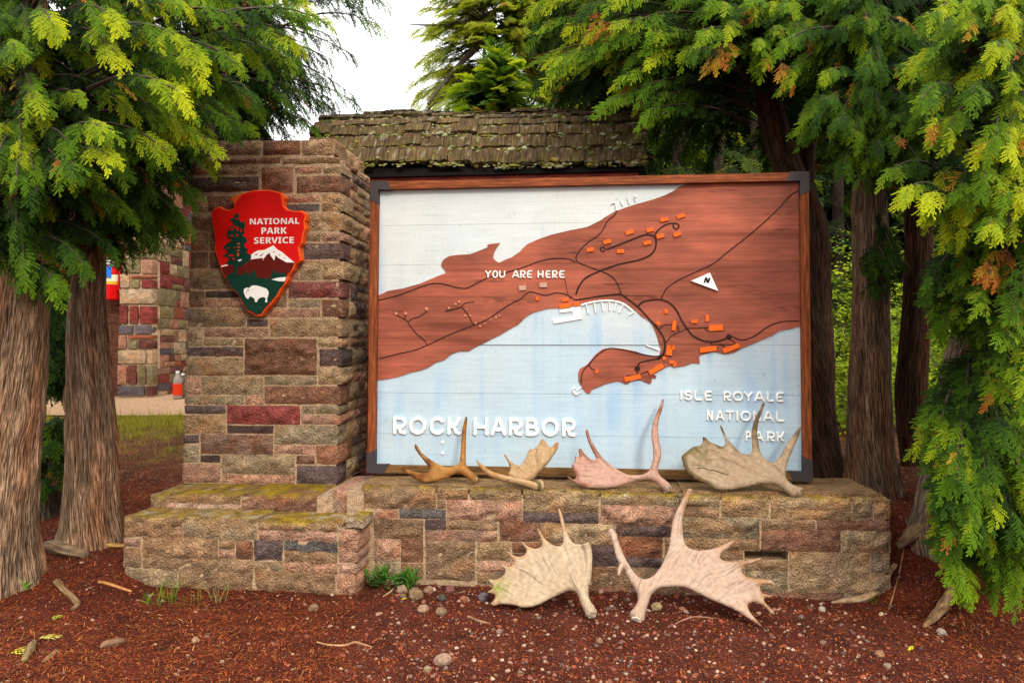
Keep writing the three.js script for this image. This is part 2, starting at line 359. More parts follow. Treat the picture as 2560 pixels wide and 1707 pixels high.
{
  reseed(21);
  // fallen needles and cedar scraps
  const strip = (w, bend) => { const g = new THREE.BufferGeometry(); g.setAttribute('position', new THREE.Float32BufferAttribute([-0.5, 0, -w, -0.5, 0, w, 0, bend, w * 1.2, 0, bend, -w * 1.2, 0.5, 0, w * 0.4, 0.5, 0, -w * 0.4].map((v) => v), 3)); g.setIndex([0, 1, 3, 1, 2, 3, 3, 2, 5, 2, 4, 5]); g.computeVertexNormals(); return g; };
  const gA = strip(0.045, 0.06), gB = strip(0.16, 0.18);
  const tones = [[0.36, 0.075, 0.02], [0.26, 0.05, 0.016], [0.44, 0.13, 0.03], [0.12, 0.026, 0.012], [0.3, 0.06, 0.018], [0.3, 0.055, 0.015], [0.17, 0.032, 0.012], [0.5, 0.22, 0.07]];
  const mA = [], cA = [], mB = [], cB = [];
  for (let i = 0; i < 190000 && mA.length < 90000; i++) {
    const D = 3.0 + 4.8 * rnd() ** 1.5, x = (rnd() - 0.5) * 1.8 * D, z = -D, L = litterAmount(x, z);
    if (rnd() > 0.2 + 0.8 * L || blockedByMasonry(x, z)) continue;
    if (fbm(x * 2.6, z * 2.6, 17) < -0.16 && rnd() < 0.7) continue;
    const len = rr(0.009, 0.033) * (0.6 + 0.5 * L) * (rnd() < 0.05 ? 1.7 : 1), y = groundY(x, z) + rr(0.001, 0.012);
    const tone = tones[Math.floor(rnd() ** 1.25 * tones.length * 0.999)], k = rr(0.3, 1.0);
    mA.push(mat4(x, y, z, rr(-0.35, 0.35), rr(0, 6.28), rr(-0.4, 0.4), len, len, len * rr(0.7, 1.3))); { const far = sstep(4.9, 5.6, D); cA.push(mix3(tone, [0.42, 0.24, 0.11], far * 0.8).map((v) => v * k)); }
  }
  for (let i = 0; i < 60000 && mB.length < 26000; i++) {
    const D = 3.0 + 3.2 * rnd() ** 1.4, x = (rnd() - 0.5) * 1.55 * D, z = -D; if (blockedByMasonry(x, z)) continue;
    const len = rr(0.006, 0.02), tone = tones[Math.floor(rnd() ** 1.4 * 6.99)], k = rr(0.4, 0.95);
    mB.push(mat4(x, groundY(x, z) + rr(0.001, 0.006), z, rr(-0.5, 0.5), rr(0, 6.28), rr(-0.5, 0.5), len)); cB.push(tone.map((v) => v * k));
  }
  tag(instanced('needle_litter', gA, M.litter, scene, mA, cA), 'rust coloured fallen needles scattered over the dirt', 'needles');
  tag(instanced('bark_crumbs', gB, M.litter, scene, mB, cB), 'small brown crumbs of bark and leaf in the dirt', 'debris');
  // pebbles
  const peb = (s) => { const g = new THREE.IcosahedronGeometry(1, 2), p = g.attributes.position; for (let i = 0; i < p.count; i++) { const v = V(p.getX(i), p.getY(i), p.getZ(i)), k = 1 + 0.32 * noise(v.x * 1.3 + s, v.y * 1.3, v.z * 1.3) + 0.1 * noise(v.x * 3, v.y * 3 + s, v.z * 3); p.setXYZ(i, v.x * k, v.y * k * 0.68, v.z * k * 0.85); } g.computeVertexNormals(); return colour(g, () => [1, 1, 1]); };
  const stones = [hex('#b07e6a'), hex('#9c6656'), hex('#8a7468'), hex('#c09c86'), hex('#a85840'), hex('#6e5a54'), hex('#c8ae98'), hex('#934e3c')];
  for (let v = 0; v < 3; v++) {
    const g = peb(v * 7), ms = [], cs = [];
    for (let i = 0; i < 5200 && ms.length < 1500; i++) {
      const D = 3.0 + 2.1 * rnd(), x = (rnd() - 0.5) * 1.5 * D, z = -D, [s, t] = toWall(x, z);
      const want = s < -0.7 ? 0.22 : s > 1.9 ? 0.3 : 1; if (rnd() > want || blockedByMasonry(x, z)) continue;
      const near = t < 0.35 && s > -0.9 && s < 2.2 ? 1.35 : 1;
      const r = (0.0022 + 0.0095 * rnd() ** 3.2) * near * (s < -0.9 && s > -2 ? 0.9 : 1), c = stones[Math.floor(rnd() * 7.99)], k = rr(0.7, 1.15);
      ms.push(mat4(x, groundY(x, z) + r * 0.2, z, rr(-0.4, 0.4), rr(0, 6.28), rr(-0.4, 0.4), r * rr(0.8, 1.4), r, r * rr(0.8, 1.3))); cs.push(c.map((q) => q * k));
    }
    tag(instanced('gravel', g, M.pebble, scene, ms, cs), ['pinkish gravel strewn across the dirt', 'greyish gravel strewn across the dirt', 'reddish gravel strewn across the dirt'][v], 'gravel');
  }
  // the larger stones one can point to: [px, py, half-width in px, colour, label]
  const big = [
    [1038, 1484, 22, '#8d7458', 'largest round tan cobble below the wall left of the weeds'], [1071, 1476, 14, '#9a7560', 'upright brown cobble right of the largest round cobble'],
    [1005, 1473, 15, '#a08872', 'pale cobble left of the largest round cobble'], [1125, 1475, 13, '#8b5a54', 'reddish cobble below the wall between antler and cobbles'],
    [1105, 1493, 12, '#5c5850', 'dark grey cobble in front of the reddish one'], [1208, 1492, 16, '#6f6468', 'slate grey cobble beside the tip of the cream antler'],
    [1158, 1497, 11, '#a0674f', 'orange brown cobble between slate and dark cobbles'], [1102, 1528, 16, '#947a62', 'brown stone lying in the dirt before the cobbles'],
    [1058, 1522, 16, '#b39078', 'flat tan stone left of the brown stone'], [1107, 1648, 22, '#b49480', 'angular tan stone in the foreground dirt'],
    [1069, 1673, 12, '#a88e74', 'small triangular stone near the bottom edge'], [1643, 1515, 14, '#c0a880', 'cream stone between the two ground antlers'],
    [1008, 1490, 9, '#8e6a5a', 'small brown cobble left of the yellow leaf'], [784, 1520, 13, '#95785e', 'brown stone near the plinth corner'],
    [2056, 1521, 10, '#c4b2a0', 'pale stone in front of the driftwood'], [1248, 1578, 9, '#a8887c', 'pink stone in the dirt below the cream antler'],
    [1499, 1600, 10, '#9e7664', 'pinkish stone in the dirt below the antler bases'], [2220, 1663, 10, '#a48c7c', 'round grey stone in the right foreground'],
    [2200, 1634, 12, '#a6795f', 'brown pointed stone in the right foreground'], [2355, 1580, 13, '#b8a698', 'grey stone beside the bare root at right'],
    [2058, 1606, 9, '#94705c', 'brown stone in the dirt right of the long antler'], [487, 1604, 11, '#b38c70', 'two toned tan stone in the left foreground'],
  ];
  for (const [px, py, r, c, lab] of big) {
    const D = EYE * F / (py + r * 0.5 - CY), p = at(px, py, D), k = r / F * D, col = hex(c), q = rr(0, 40);
    const g = new THREE.IcosahedronGeometry(1, 4), ps = g.attributes.position;
    for (let i = 0; i < ps.count; i++) { const v = V(ps.getX(i), ps.getY(i), ps.getZ(i)), f = 1 + 0.3 * noise(v.x + q, v.y, v.z) + 0.1 * noise(v.x * 3, v.y * 3 + q, v.z * 3) + 0.04 * noise(v.x * 8, v.y * 8 + q, v.z * 8); ps.setXYZ(i, v.x * f, v.y * f * 0.8, v.z * f * 0.9); }
    g.computeVertexNormals(); colour(g, (x, y, z) => { const f = 0.9 + 0.5 * noise(x * 2 + q, y * 2, z * 2) + 0.3 * noise(x * 9, y * 9, z * 9 + q); return col.map((v) => v * f); });
    const m = part('stone', g, M.pebble, scene); m.position.set(p.x, groundY(p.x, p.z) + k * 0.42, p.z); m.scale.setScalar(k * 0.95); m.rotation.set(rr(-0.3, 0.3), rr(0, 6), rr(-0.2, 0.2));
    tag(m, lab, 'stone');
  }
}
// ------------------------------------------------------------------ stone pillar on its stepped plinth
const R1 = zoom(440, 320, 3.0154), R2 = zoom(440, 780, 3.0154), R3 = zoom(280, 1180, 3.4588), R4 = zoom(900, 1180, 3.4588), R5 = zoom(1560, 1180, 3.2667);
const masonryPos = [0, 0, -D0];
function layStones(parent, off, Z, rows, depth, opts = {}) {
  for (const [x0, y0, x1, y1, c, o] of rows) {
    const a = onPlane(parent, ...Z(x0, y1), off), b = onPlane(parent, ...Z(x1, y0), off);
    piece('stone', rock(a.x, a.y, b.x, b.y, off, (typeof depth === 'function' ? depth(a, b) : depth) + rr(0, 0.006), c, { ...opts, ...(o || {}) }), M.stone, parent);
  }
}
const pillar = thing('stone_pillar', 'tall rough stone pillar on a stepped mossy plinth carrying the red arrowhead', 'pillar', null, masonryPos, -TH);
reseed(101);
{
  const off = -0.418;
  const P = (x, y) => { const q = onPlane(pillar, x, y, off); return [q.x, q.y]; };
  // mortar body, stepped in under the cap course
  const body = slab([P(546, 352), P(546, 390), P(484, 392), P(457, 1208), P(838, 1214), P(851, 398), P(833, 396), P(833, 350)], 0.66, off - 0.663);
  part('mortar', boxUV(body), M.mortar, pillar);
  const f = [
    [310, 90, 640, 208, 'b'], [655, 85, 935, 208, 'n'], [945, 78, 1205, 208, 'b'],
    [120, 215, 240, 355, 'b'], [250, 218, 785, 278, 'n'], [800, 215, 1240, 275, 'b'],
    [250, 288, 620, 355, 'b'], [640, 290, 880, 490, 'n'], [890, 288, 1095, 345, 'p'], [1108, 283, 1258, 345, 'g'],
    [118, 362, 622, 488, 'k'], [905, 355, 1250, 490, 'n'],
    [110, 500, 228, 632, 'b'], [240, 500, 800, 632, 'n'], [815, 500, 1082, 560, 'p'], [815, 568, 1082, 632, 's'], [1095, 497, 1265, 632, 't'],
    [110, 642, 560, 775, 'b'], [570, 642, 980, 775, 'b'], [990, 642, 1262, 775, 't'],
    [108, 785, 240, 925, 'b'], [250, 785, 700, 925, 'b'], [710, 785, 960, 855, 'b'], [970, 785, 1088, 855, 'g'], [1095, 785, 1262, 855, 'p'],
    [108, 933, 240, 1062, 'b'], [250, 933, 690, 1062, 'n'], [700, 865, 950, 992, 'b'], [960, 865, 1262, 992, 'd'],
    [104, 1072, 590, 1215, 'g'], [600, 1072, 692, 1145, 'b'], [700, 1000, 925, 1065, 'b'], [702, 1073, 925, 1145, 'p'], [933, 1000, 1095, 1145, 'g'], [1102, 1000, 1265, 1145, 't'],
    [90, 1224, 210, 1352, 'b'], [216, 1224, 590, 1282, 'k'], [216, 1290, 590, 1352, 'p'], [600, 1153, 832, 1352, 'b'], [842, 1153, 1257, 1282, 'r', { pale: 0.15 }],
    [842, 1290, 1090, 1352, 'g'], [1097, 1290, 1262, 1425, 'n'],
    [86, 1360, 522, 1500, 'g'], [530, 1360, 690, 1432, 'b'], [530, 1440, 690, 1500, 'd'], [698, 1360, 1088, 1427, 'p'],
  ];
  const f2 = [
    [705, 50, 1250, 188, 't'], [80, 120, 197, 254, 'g'], [205, 120, 697, 190, 'p'], [205, 198, 505, 254, 'g'],
    [74, 262, 505, 334, 'd'], [70, 342, 505, 478, 't'], [513, 198, 1060, 474, 'n', { bulge: 0.03 }],
    [1068, 197, 1250, 266, 't'], [1076, 274, 1250, 408, 'd'], [1068, 416, 1250, 545, 't'],
    [60, 487, 184, 622, 'p'], [192, 487, 655, 622, 'g'], [664, 483, 1058, 550, 'g'], [664, 558, 1240, 694, 'n'],
    [58, 630, 510, 696, 'g'], [518, 630, 655, 696, 'p'],
    [58, 704, 370, 768, 'd'], [380, 704, 932, 846, 'r', { bulge: 0.03 }], [941, 704, 1042, 770, 'g'], [1050, 704, 1230, 770, 'g'], [941, 778, 1230, 846, 'p'],
    [55, 776, 370, 916, 't'], [380, 855, 732, 916, 'k'], [741, 855, 1222, 996, 'g'],
    [52, 925, 170, 992, 'd'], [50, 1000, 170, 1134, 'g'], [180, 925, 732, 1070, 'n', { pale: 0.25 }],
    [740, 1004, 1044, 1072, 'p'], [1053, 1004, 1222, 1148, 'o'],
    [180, 1078, 334, 1134, 'k'], [342, 1080, 895, 1220, 'g'], [904, 1080, 1044, 1148, 'n'],
    [42, 1143, 334, 1284, 'p'], [342, 1228, 895, 1292, 'p'], [904, 1157, 1215, 1294, 'd'],
  ];
  const depthF = () => rr(0.13, 0.26);
  layStones(pillar, off, R1, f, depthF); layStones(pillar, off, R2, f2, depthF);
  // return face on the right: courses of the corner, two or three stones deep each
  const ys = [[208, 78], [275, 215], [345, 283], [490, 355], [632, 497], [775, 642], [855, 785], [992, 865], [1145, 1000], [1282, 1153], [1425, 1290], [1575, 1437], [1653, 1584], [1795, 1661], [1932, 1803], [2081, 1945], [2157, 2091], [2233, 2165], [2383, 2242], [2535, 2391], [2681, 2544]];
  for (const [yb, yt] of ys) {
    const a = onPlane(pillar, ...R1(1250, yb), off), b = onPlane(pillar, ...R1(1250, yt), off);
    const xr = lerp(P(838, 1210)[0], P(852, 420)[0], clamp((b.y - 0.6) / 2.2)) - (yt < 100 ? 0.05 : 0) + 0.004;
    let d = rr(0.16, 0.28); 
    while (d < 0.66) {
      const e = Math.min(0.68, d + rr(0.14, 0.34)), tall = b.y - a.y;
      const split = tall > 0.1 && rnd() < 0.45 ? [[a.y, a.y + tall * rr(0.4, 0.6)]] : [[a.y, b.y]];
      if (split[0][1] < b.y) split.push([split[0][1] + 0.001, b.y]);
      for (const [u, v] of split) {
        const g = rock(d, u, e, v, 0, 0.12, 'btpngbtdg'[Math.floor(rnd() * 8.99)]);
        g.rotateY(Math.PI / 2); g.translate(xr, 0, off);      // the stone's length runs back from the face
        piece('stone', g, M.stone, pillar);
      }
      d = e + 0.002;
    }
  }
  // upper step
  const up = -0.06, U = (x, y) => { const q = onPlane(pillar, ...R3(x, y), up); return [q.x, q.y]; };
  part('mortar', boxUV(slab([U(340, 210), U(340, 368), U(2056, 372), U(2056, 215)], 0.72, up - 0.7235)), M.mortar, pillar);
  layStones(pillar, up, R3, [[330, 195, 458, 368, 'b', { moss: 1 }], [464, 198, 1110, 268, 'b', { moss: 1.3 }], [464, 274, 1110, 368, 'p', { pale: 0.5 }], [1120, 200, 1770, 372, 'n', { moss: 1.3 }], [1905, 150, 2068, 360, 'p', { pale: 0.6, bulge: 0.015 }]], 0.5, { rough: 0.008 });
  { const a = onPlane(pillar, ...R3(1790, 350), up - 0.02), b = onPlane(pillar, ...R3(1890, 205), up - 0.02); piece('stone', rock(a.x, a.y, b.x, b.y, up - 0.02, 0.2, 'w', { pale: 0.8, rough: 0.02 }), M.stone, pillar); }
  // lower step
  const lo = 0.209, Lw = (x, y) => { const q = onPlane(pillar, ...R3(x, y), lo); return [q.x, q.y]; };
  part('mortar', boxUV(slab([Lw(112, 420), Lw(112, 1075), Lw(2095, 1075), Lw(2095, 500), Lw(1960, 500), Lw(1940, 455)], 0.9, lo - 0.9035)), M.mortar, pillar);
  layStones(pillar, lo, R3, [
    [100, 395, 606, 560, 'b', { moss: 0.8 }], [612, 400, 1250, 578, 'g', { moss: 0.9 }], [1260, 438, 1945, 508, 'b', { moss: 1.3 }], [1260, 512, 1945, 594, 'p'],
    [94, 568, 245, 652, 'p'], [88, 658, 245, 826, 'b'], [253, 570, 910, 746, 'b'], [916, 588, 1062, 664, 'b'], [916, 670, 1056, 752, 'p'], [1066, 588, 1216, 764, 'n'], [1222, 590, 1474, 768, 'd'],
    [1484, 602, 1945, 686, 's'], [1484, 692, 1945, 782, 'b'], [1484, 788, 1945, 872, 'p'],
    [253, 752, 1220, 850, 'b'], [1228, 774, 1476, 856, 'g'],
    [104, 832, 560, 1000, 'g'], [566, 856, 1216, 1010, 'b'], [1236, 864, 1930, 1072, 'b'],
    [1955, 498, 2125, 688, 'p'], [1955, 694, 2125, 786, 'p'], [1955, 792, 2115, 884, 'p', { pale: 0.2 }], [1942, 890, 2108, 1072, 'p'],
  ], 0.34, { rough: 0.008 });
  { const a = onPlane(pillar, ...R3(2010, 488), lo), b = onPlane(pillar, ...R3(2175, 405), lo); piece('loose_stone', rock(a.x, a.y, b.x, b.y, lo - 0.01, 0.3, 'w', { pale: 0.5, moss: 0.8 }), M.stone, pillar); }
}
// ------------------------------------------------------------------ low stone wall under the map
const wall = thing('stone_wall', 'low rough stone wall with a flat ledge below the wooden map', 'wall', null, masonryPos, -TH);
reseed(202);
{
  const Q = (x, y, o = 0) => { const q = onPlane(wall, x, y, o); return [q.x, q.y]; };
  const [xl] = Q(905, 1300), [xr, yt] = Q(2218, 1262), [, yb] = Q(2000, 1482);
  // body with the missing stone left open
  const holeA = Q(...R5(986, 716)), holeB = Q(...R5(1344, 640));
  const s = shapeOf([[xl - 0.1, yb - 0.1], [xr - 0.01, yb - 0.1], [xr - 0.01, 0.565], [xl - 0.1, 0.565]]);
  s.holes.push(new THREE.Path([[holeA[0], holeA[1]], [holeA[0], holeB[1]], [holeB[0], holeB[1]], [holeB[0], holeA[1]]].map(([x, y]) => new THREE.Vector2(x, y))));
  const g = new THREE.ExtrudeGeometry(s, { depth: 0.18, bevelEnabled: false }); g.translate(0, 0, -0.1835);
  part('mortar', boxUV(g), M.mortar, wall);
  const back = new THREE.BoxGeometry(xr - xl + 0.08, 0.62, 0.37); back.translate((xl + xr) / 2 - 0.05, 0.255, -0.365); part('mortar', boxUV(back), M.mortar, wall);
  const w4 = [
    [25, 140, 655, 314, 'b', { moss: 0.8 }], [662, 146, 934, 236, 'b', { moss: 0.7 }], [945, 150, 1398, 240, 'g', { moss: 1.2 }], [1408, 160, 2066, 350, 't', { moss: 1.3 }],
    [662, 243, 742, 314, 'b'], [750, 247, 1398, 418, 'p'], [1408, 357, 2066, 436, 'd'],
    [128, 320, 328, 404, 'p'], [334, 320, 744, 404, 's'],
    [120, 410, 548, 574, 'b'], [556, 410, 744, 502, 'd'], [750, 426, 1188, 502, 'b'], [556, 510, 1188, 590, 'p'], [1206, 426, 1562, 600, 'n'], [1568, 444, 2234, 622, 't'],
    [120, 580, 344, 758, 'p'], [350, 580, 548, 782, 'n'], [120, 765, 344, 925, 'g'], [350, 788, 548, 925, 'b'],
    [562, 598, 994, 930, 'b', { bulge: 0.022 }], [1010, 606, 1296, 764, 't'], [1312, 610, 1584, 700, 'o'], [1312, 706, 1584, 764, 'k'], [1010, 774, 1340, 864, 'p'], [1010, 872, 1340, 968, 'g'],
    [1348, 772, 1990, 968, 'b'], [1592, 630, 1990, 766, 'n'], [1998, 632, 2240, 814, 'd'], [1998, 820, 2240, 984, 'b'],
  ];
  const w5 = [
    [-190, 186, 440, 268, 'g', { moss: 1.2 }], [446, 192, 788, 282, 'g', { moss: 1 }], [-190, 276, 432, 436, 'p', { bulge: 0.03 }], [440, 290, 788, 368, 'b'], [798, 205, 1186, 368, 't', { moss: 1 }],
    [1200, 212, 1860, 304, 't', { moss: 1 }], [1200, 310, 1860, 388, 't'], [1868, 214, 2038, 392, 't', { moss: 0.6 }], [2044, 222, 2182, 394, 't', { moss: 0.5 }],
    [-190, 444, 432, 522, 'd'], [440, 376, 1114, 538, 'g'], [1122, 396, 1568, 470, 'b'], [1574, 398, 2180, 476, 'n'],
    [-60, 530, 320, 694, 'o'], [328, 530, 432, 694, 'b'], [440, 544, 1114, 634, 'b'], [1122, 478, 1776, 644, 'n'], [1784, 482, 2188, 654, 't'],
    [-60, 700, 432, 774, 'd'], [440, 642, 780, 774, 'b'], [786, 642, 980, 718, 'b'], [992, 722, 1346, 804, 'b'], [786, 726, 984, 1000, 'g'], [992, 810, 1346, 1000, 'g'],
    [1354, 656, 2010, 988, 't', { bulge: 0.014 }], [2018, 660, 2182, 826, 'g'], [2018, 834, 2190, 985, 't'],
    [-60, 782, 432, 960, 'b'], [440, 782, 780, 985, 'n'],
  ];
  layStones(wall, 0, R4, w4, (a, b) => 0.1); layStones(wall, 0, R5, w5, (a, b) => (b.x > xr - 0.12 ? 0.45 : 0.1));
  // ledge on top: three long coping slabs, and the footing below
  const cuts = [xl - 0.02, -0.1, 1.02, xr - 0.02], cop = [];
  for (let i = 0; i < 3; i++) {
    const g = rock(cuts[i], 0.56, cuts[i + 1], 0.607, -0.045, 0.51, 't', { bulge: 0.003, rough: 0.01, gap: 0.001 });
    colour(g, (x, y, z, ny) => { const k = 1 + 0.4 * noise(x * 6, z * 9, 1) + 0.3 * noise(x * 28, z * 28, y * 20); const e = fbm(x * 4, z * 12, 7); return mix3([0.45 * k, 0.28 * k, 0.13 * k], [0.3 * k, 0.165 * k, 0.085 * k], clamp(0.4 + 2 * e)); });
    piece('coping', g, M.stone, wall);
  }
  const [fx0] = Q(1478, 1480), [fx1] = Q(2222, 1480);
  piece('footing', rock(fx0 - 0.2, -0.05, fx1 - 0.25, 0.035, 0.012, 0.14, 'o', { bulge: 0.004, rough: 0.012, pale: 0.2 }), M.stone, wall);
}
// ------------------------------------------------------------------ the framed wooden map
const LEAN = 0.041;
const signBase = onPlane(wall, 1475, 1193, -0.348);
const map = thing('map_sign', 'large framed wooden map with white raised letters standing on the stone ledge', 'map sign', null);
{
  const w = wallFrame.localToWorld(V(signBase.x, signBase.y, -0.348));
  map.position.copy(w); map.rotation.set(-LEAN, -TH, 0, 'YXZ'); map.updateMatrixWorld(true);
}
const M1 = zoom(900, 400, 3.1367), M2 = zoom(1440, 400, 3.1355), M3 = zoom(900, 850, 3.6467), M4 = zoom(1400, 800, 3.2667);
const onMap = (px, py, off = 0) => { const q = onPlane(map, px, py, off); return [q.x, q.y]; };
{
  reseed(303);
  const FZ = 0.042;                                            // the frame stands this proud of the boards
  const [oxl] = onMap(922, 820, FZ), [oxr] = onMap(2027, 820, FZ), [, oyt] = onMap(1475, 442, FZ), [, oyb] = onMap(1475, 1191, FZ);
  const fw = 0.052, ixl = oxl + fw, ixr = oxr - fw, iyt = oyt - fw, iyb = oyb + fw * 0.95;
  // boards
  const W = ixr - ixl + 0.02, H = iyt - iyb + 0.02, X0 = ixl - 0.01, Y0 = iyb - 0.01;
  const seamsPx = [556, 657, 740, 862, 985, 1090];
  const seams = [Y0, ...seamsPx.map((y) => onMap(1475, y)[1]).sort((a, b) => a - b), Y0 + H];
  // sky-blue house paint: bluer runs, hairline cracks along the grain
  const runs = Array.from({ length: 46 }, () => [rnd(), rr(0.004, 0.02), rr(0.1, 0.55), rr(0, 0.35), rr(0.2, 1)]);
  const cracks = Array.from({ length: 190 }, () => [rnd(), Math.pow(rnd(), 1.3), rr(0.02, 0.16), rr(0.3, 1), rr(0, 40)]);
  const TW = 1400, TH_ = 950, crackMask = new Float32Array(TW * TH_);
  for (const [u, v, l, s, q] of cracks) for (let k = 0; k < l * TW; k++) { const i = Math.floor(u * TW + k), j = Math.floor(v * TH_ + 5 * noise(k * 0.02, q, 1) + 1.6 * noise(k * 0.15, q, 2)); if (i < TW && j >= 0 && j < TH_) crackMask[j * TW + i] = Math.max(crackMask[j * TW + i], s * sstep(0, 0.15, k / (l * TW)) * (1 - k / (l * TW)) * clamp(0.7 + noise(k * 0.05, q, 5) * 1.2)); }
  const T_paint = tex(TW, TH_, (u, v, i, j) => {
    let c = mix3([0.69, 0.765, 0.805], [0.79, 0.81, 0.80], sstep(0.15, 0.85, v + 0.25 * fbm(u * 2, v * 2, 3)));
    for (const [x, w, s, top, y] of runs) { const d = Math.abs(u - x - 0.003 * noise(v * 6, x * 50, 2)); if (d < w) { const f = 1.5 * s * (1 - d / w) * sstep(y, y - 0.12, v) * sstep(top - 0.3, top + 0.1, v) * (0.6 + 0.8 * noise(v * 9, x * 30, 4)); c = mix3(c, [0.56, 0.69, 0.83], clamp(f * 0.7)); } }
    const g = 0.05 * fbm(u * 9, v * 160, 5) + 0.035 * fbm(u * 14, v * 9, 1) + 0.02 * noise(u * 300, v * 40, 2);
    const gr = noise(u * 5, v * 5, 9); c = [c[0] + g - 0.02 * gr, c[1] + g, c[2] + g + 0.015 * gr];
    const sp = noise(u * 90, v * 60, 3) > 0.62 ? 0.25 : 0;
    return mix3(c, [0.45, 0.5, 0.52], clamp(crackMask[j * TW + i] * 0.75 + sp));
  }, { color: true, wrap: false });
  const paint = std({ map: T_paint, roughness: 0.6 });
  const fit = (g) => { const p = g.attributes.position, uv = new Float32Array(p.count * 2); for (let i = 0; i < p.count; i++) { uv[2 * i] = (p.getX(i) - X0) / W; uv[2 * i + 1] = (p.getY(i) - Y0) / H; } g.setAttribute('uv', new THREE.BufferAttribute(uv, 2)); return g; };
  for (let i = 0; i + 1 < seams.length; i++) {
    const g = new THREE.BoxGeometry(W, seams[i + 1] - seams[i] - 0.0014, 0.03); g.translate(X0 + W / 2, (seams[i] + seams[i + 1]) / 2, -0.015 - rr(0, 0.001));
    piece('board', fit(g), paint, map);
  }
  part('back_panel', (() => { const g = new THREE.BoxGeometry(W, H, 0.02); g.translate(X0 + W / 2, Y0 + H / 2, -0.0415); return g; })(), paint, map);
  // the island, cut from stained planks and raised over the paint
  const chain = (Z, a) => a.map(([x, y]) => onMap(...Z(x, y), 0.006));
  const land = [
    ...chain(M1, [[140, 1060], [220, 1025], [340, 1005], [480, 965], [560, 930], [640, 897], [672, 888], [668, 868], [650, 846], [636, 828], [640, 802], [660, 775], [700, 752], [760, 744], [860, 738], [910, 720], [960, 700], [1012, 678], [995, 666], [1020, 658], [1098, 650], [1075, 682], [1052, 722], [1042, 765], [1060, 786], [1090, 805], [1150, 776], [1185, 765], [1250, 720], [1280, 688], [1310, 660], [1400, 620], [1500, 585], [1650, 550], [1780, 525], [1882, 475]]),
    ...chain(M2, [[230, 446], [310, 400], [450, 352], [600, 310], [700, 275], [760, 245], [800, 215], [850, 195], [890, 165], [905, 130], [1790, 110], [1790, 1300], [1700, 1320], [1600, 1335], [1560, 1362], [1540, 1375], [1480, 1400]]),
    ...chain(M4, [[1480, 235], [1420, 268], [1350, 278], [1290, 265], [1260, 258], [1150, 285], [1138, 304], [1140, 320], [1143, 355], [1080, 352], [1050, 364], [1020, 375], [950, 385], [890, 375], [840, 400], [790, 430], [760, 440], [786, 452], [786, 470], [775, 480], [752, 473], [748, 505], [735, 522], [690, 505], [660, 490], [590, 490], [556, 522], [530, 522], [500, 505], [470, 500], [380, 520], [320, 545], [260, 570], [245, 598], [225, 600], [200, 580], [175, 545], [152, 500], [150, 430], [165, 395], [205, 375], [235, 350], [290, 280], [350, 235], [430, 225], [520, 235], [620, 255], [720, 290], [780, 300], [815, 285], [825, 240], [810, 190], [790, 120], [760, 50], [740, 20], [705, -10]]),
    ...chain(M2, [[520, 1230], [470, 1180], [440, 1160], [380, 1115], [300, 1100], [200, 1100], [100, 1118], [30, 1132]]),
    ...chain(M1, [[1740, 1124], [1650, 1145], [1560, 1160], [1470, 1165], [1360, 1195], [1320, 1218], [1290, 1240], [1240, 1290], [1200, 1310], [1100, 1370], [1000, 1420], [900, 1470], [850, 1500], [780, 1500], [720, 1520], [660, 1568]]),
    ...chain(M3, [[690, 205], [640, 240], [560, 275], [450, 300], [350, 335], [250, 355], [200, 362], [140, 363]]),
  ].map(([x, y]) => [clamp(x, ixl + 0.001, ixr - 0.001), clamp(y, iyb, iyt - 0.001)]);
  const clipY = (P, y, above) => { const out = [], ins = (p) => (above ? p[1] >= y : p[1] <= y); for (let i = 0; i < P.length; i++) { const a = P[i], b = P[(i + 1) % P.length]; if (ins(a)) out.push(a); if (ins(a) !== ins(b)) { const t = (y - a[1]) / (b[1] - a[1]); out.push([lerp(a[0], b[0], t), y]); } } return out; };
  const blots = Array.from({ length: 60 }, () => [rnd(), rnd(), rr(0.02, 0.09), rr(0.004, 0.018), rr(0.2, 0.8)]);
  const T_stain = tex(1400, 900, (u, v) => {
    const row = seams.findIndex((s) => (s - Y0) / H > v), q = row * 13.7;
    const g = fbm(u * 5 + q, v * 95 + q, 2, 4), f = noise(u * 30 + q, v * 330, 7), m = fbm(u * 3, v * 4, 5), sk = sstep(0.1, 0.5, fbm(u * 2.2 + q, v * 34, 11, 3));
    let k = 1 + 0.2 * g + 0.1 * f + 0.42 * m + 0.3 * fbm(u * 9, v * 16, 21, 3);
    let c = mix3([0.575 * k, 0.31 * k, 0.235 * k], [0.335, 0.155, 0.1], sk * 0.45);
    for (const [x, y, w, h, s] of blots) { const d = ((u - x) / w) ** 2 + ((v - y) / h) ** 2; if (d < 1) c = mix3(c, [0.27, 0.13, 0.09], (1 - d) * s * clamp(0.5 + 2.5 * noise(u * 40, v * 260, x * 9))); }
    const lt = fbm(u * 3 + 4, v * 14, 15, 3); if (lt > 0.12) c = mix3(c, [0.68, 0.38, 0.28], clamp((lt - 0.12) * 1.6));
    return c;
  }, { color: true, wrap: false });
  const stain = std({ map: T_stain, bumpMap: T_woodB, bumpScale: 0.001, roughness: 0.62 });
  for (let i = 0; i + 1 < seams.length; i++) {
    const P = clipY(clipY(land, seams[i] + 0.0006, true), seams[i + 1] - 0.0006, false);
    if (P.length > 2) { const g = slab(P, 0.0065, -0.0005); piece('land_board', fit(g), stain, map); }
  }
  // paths cut into the land and painted dark
  const LZ = 0.0062;
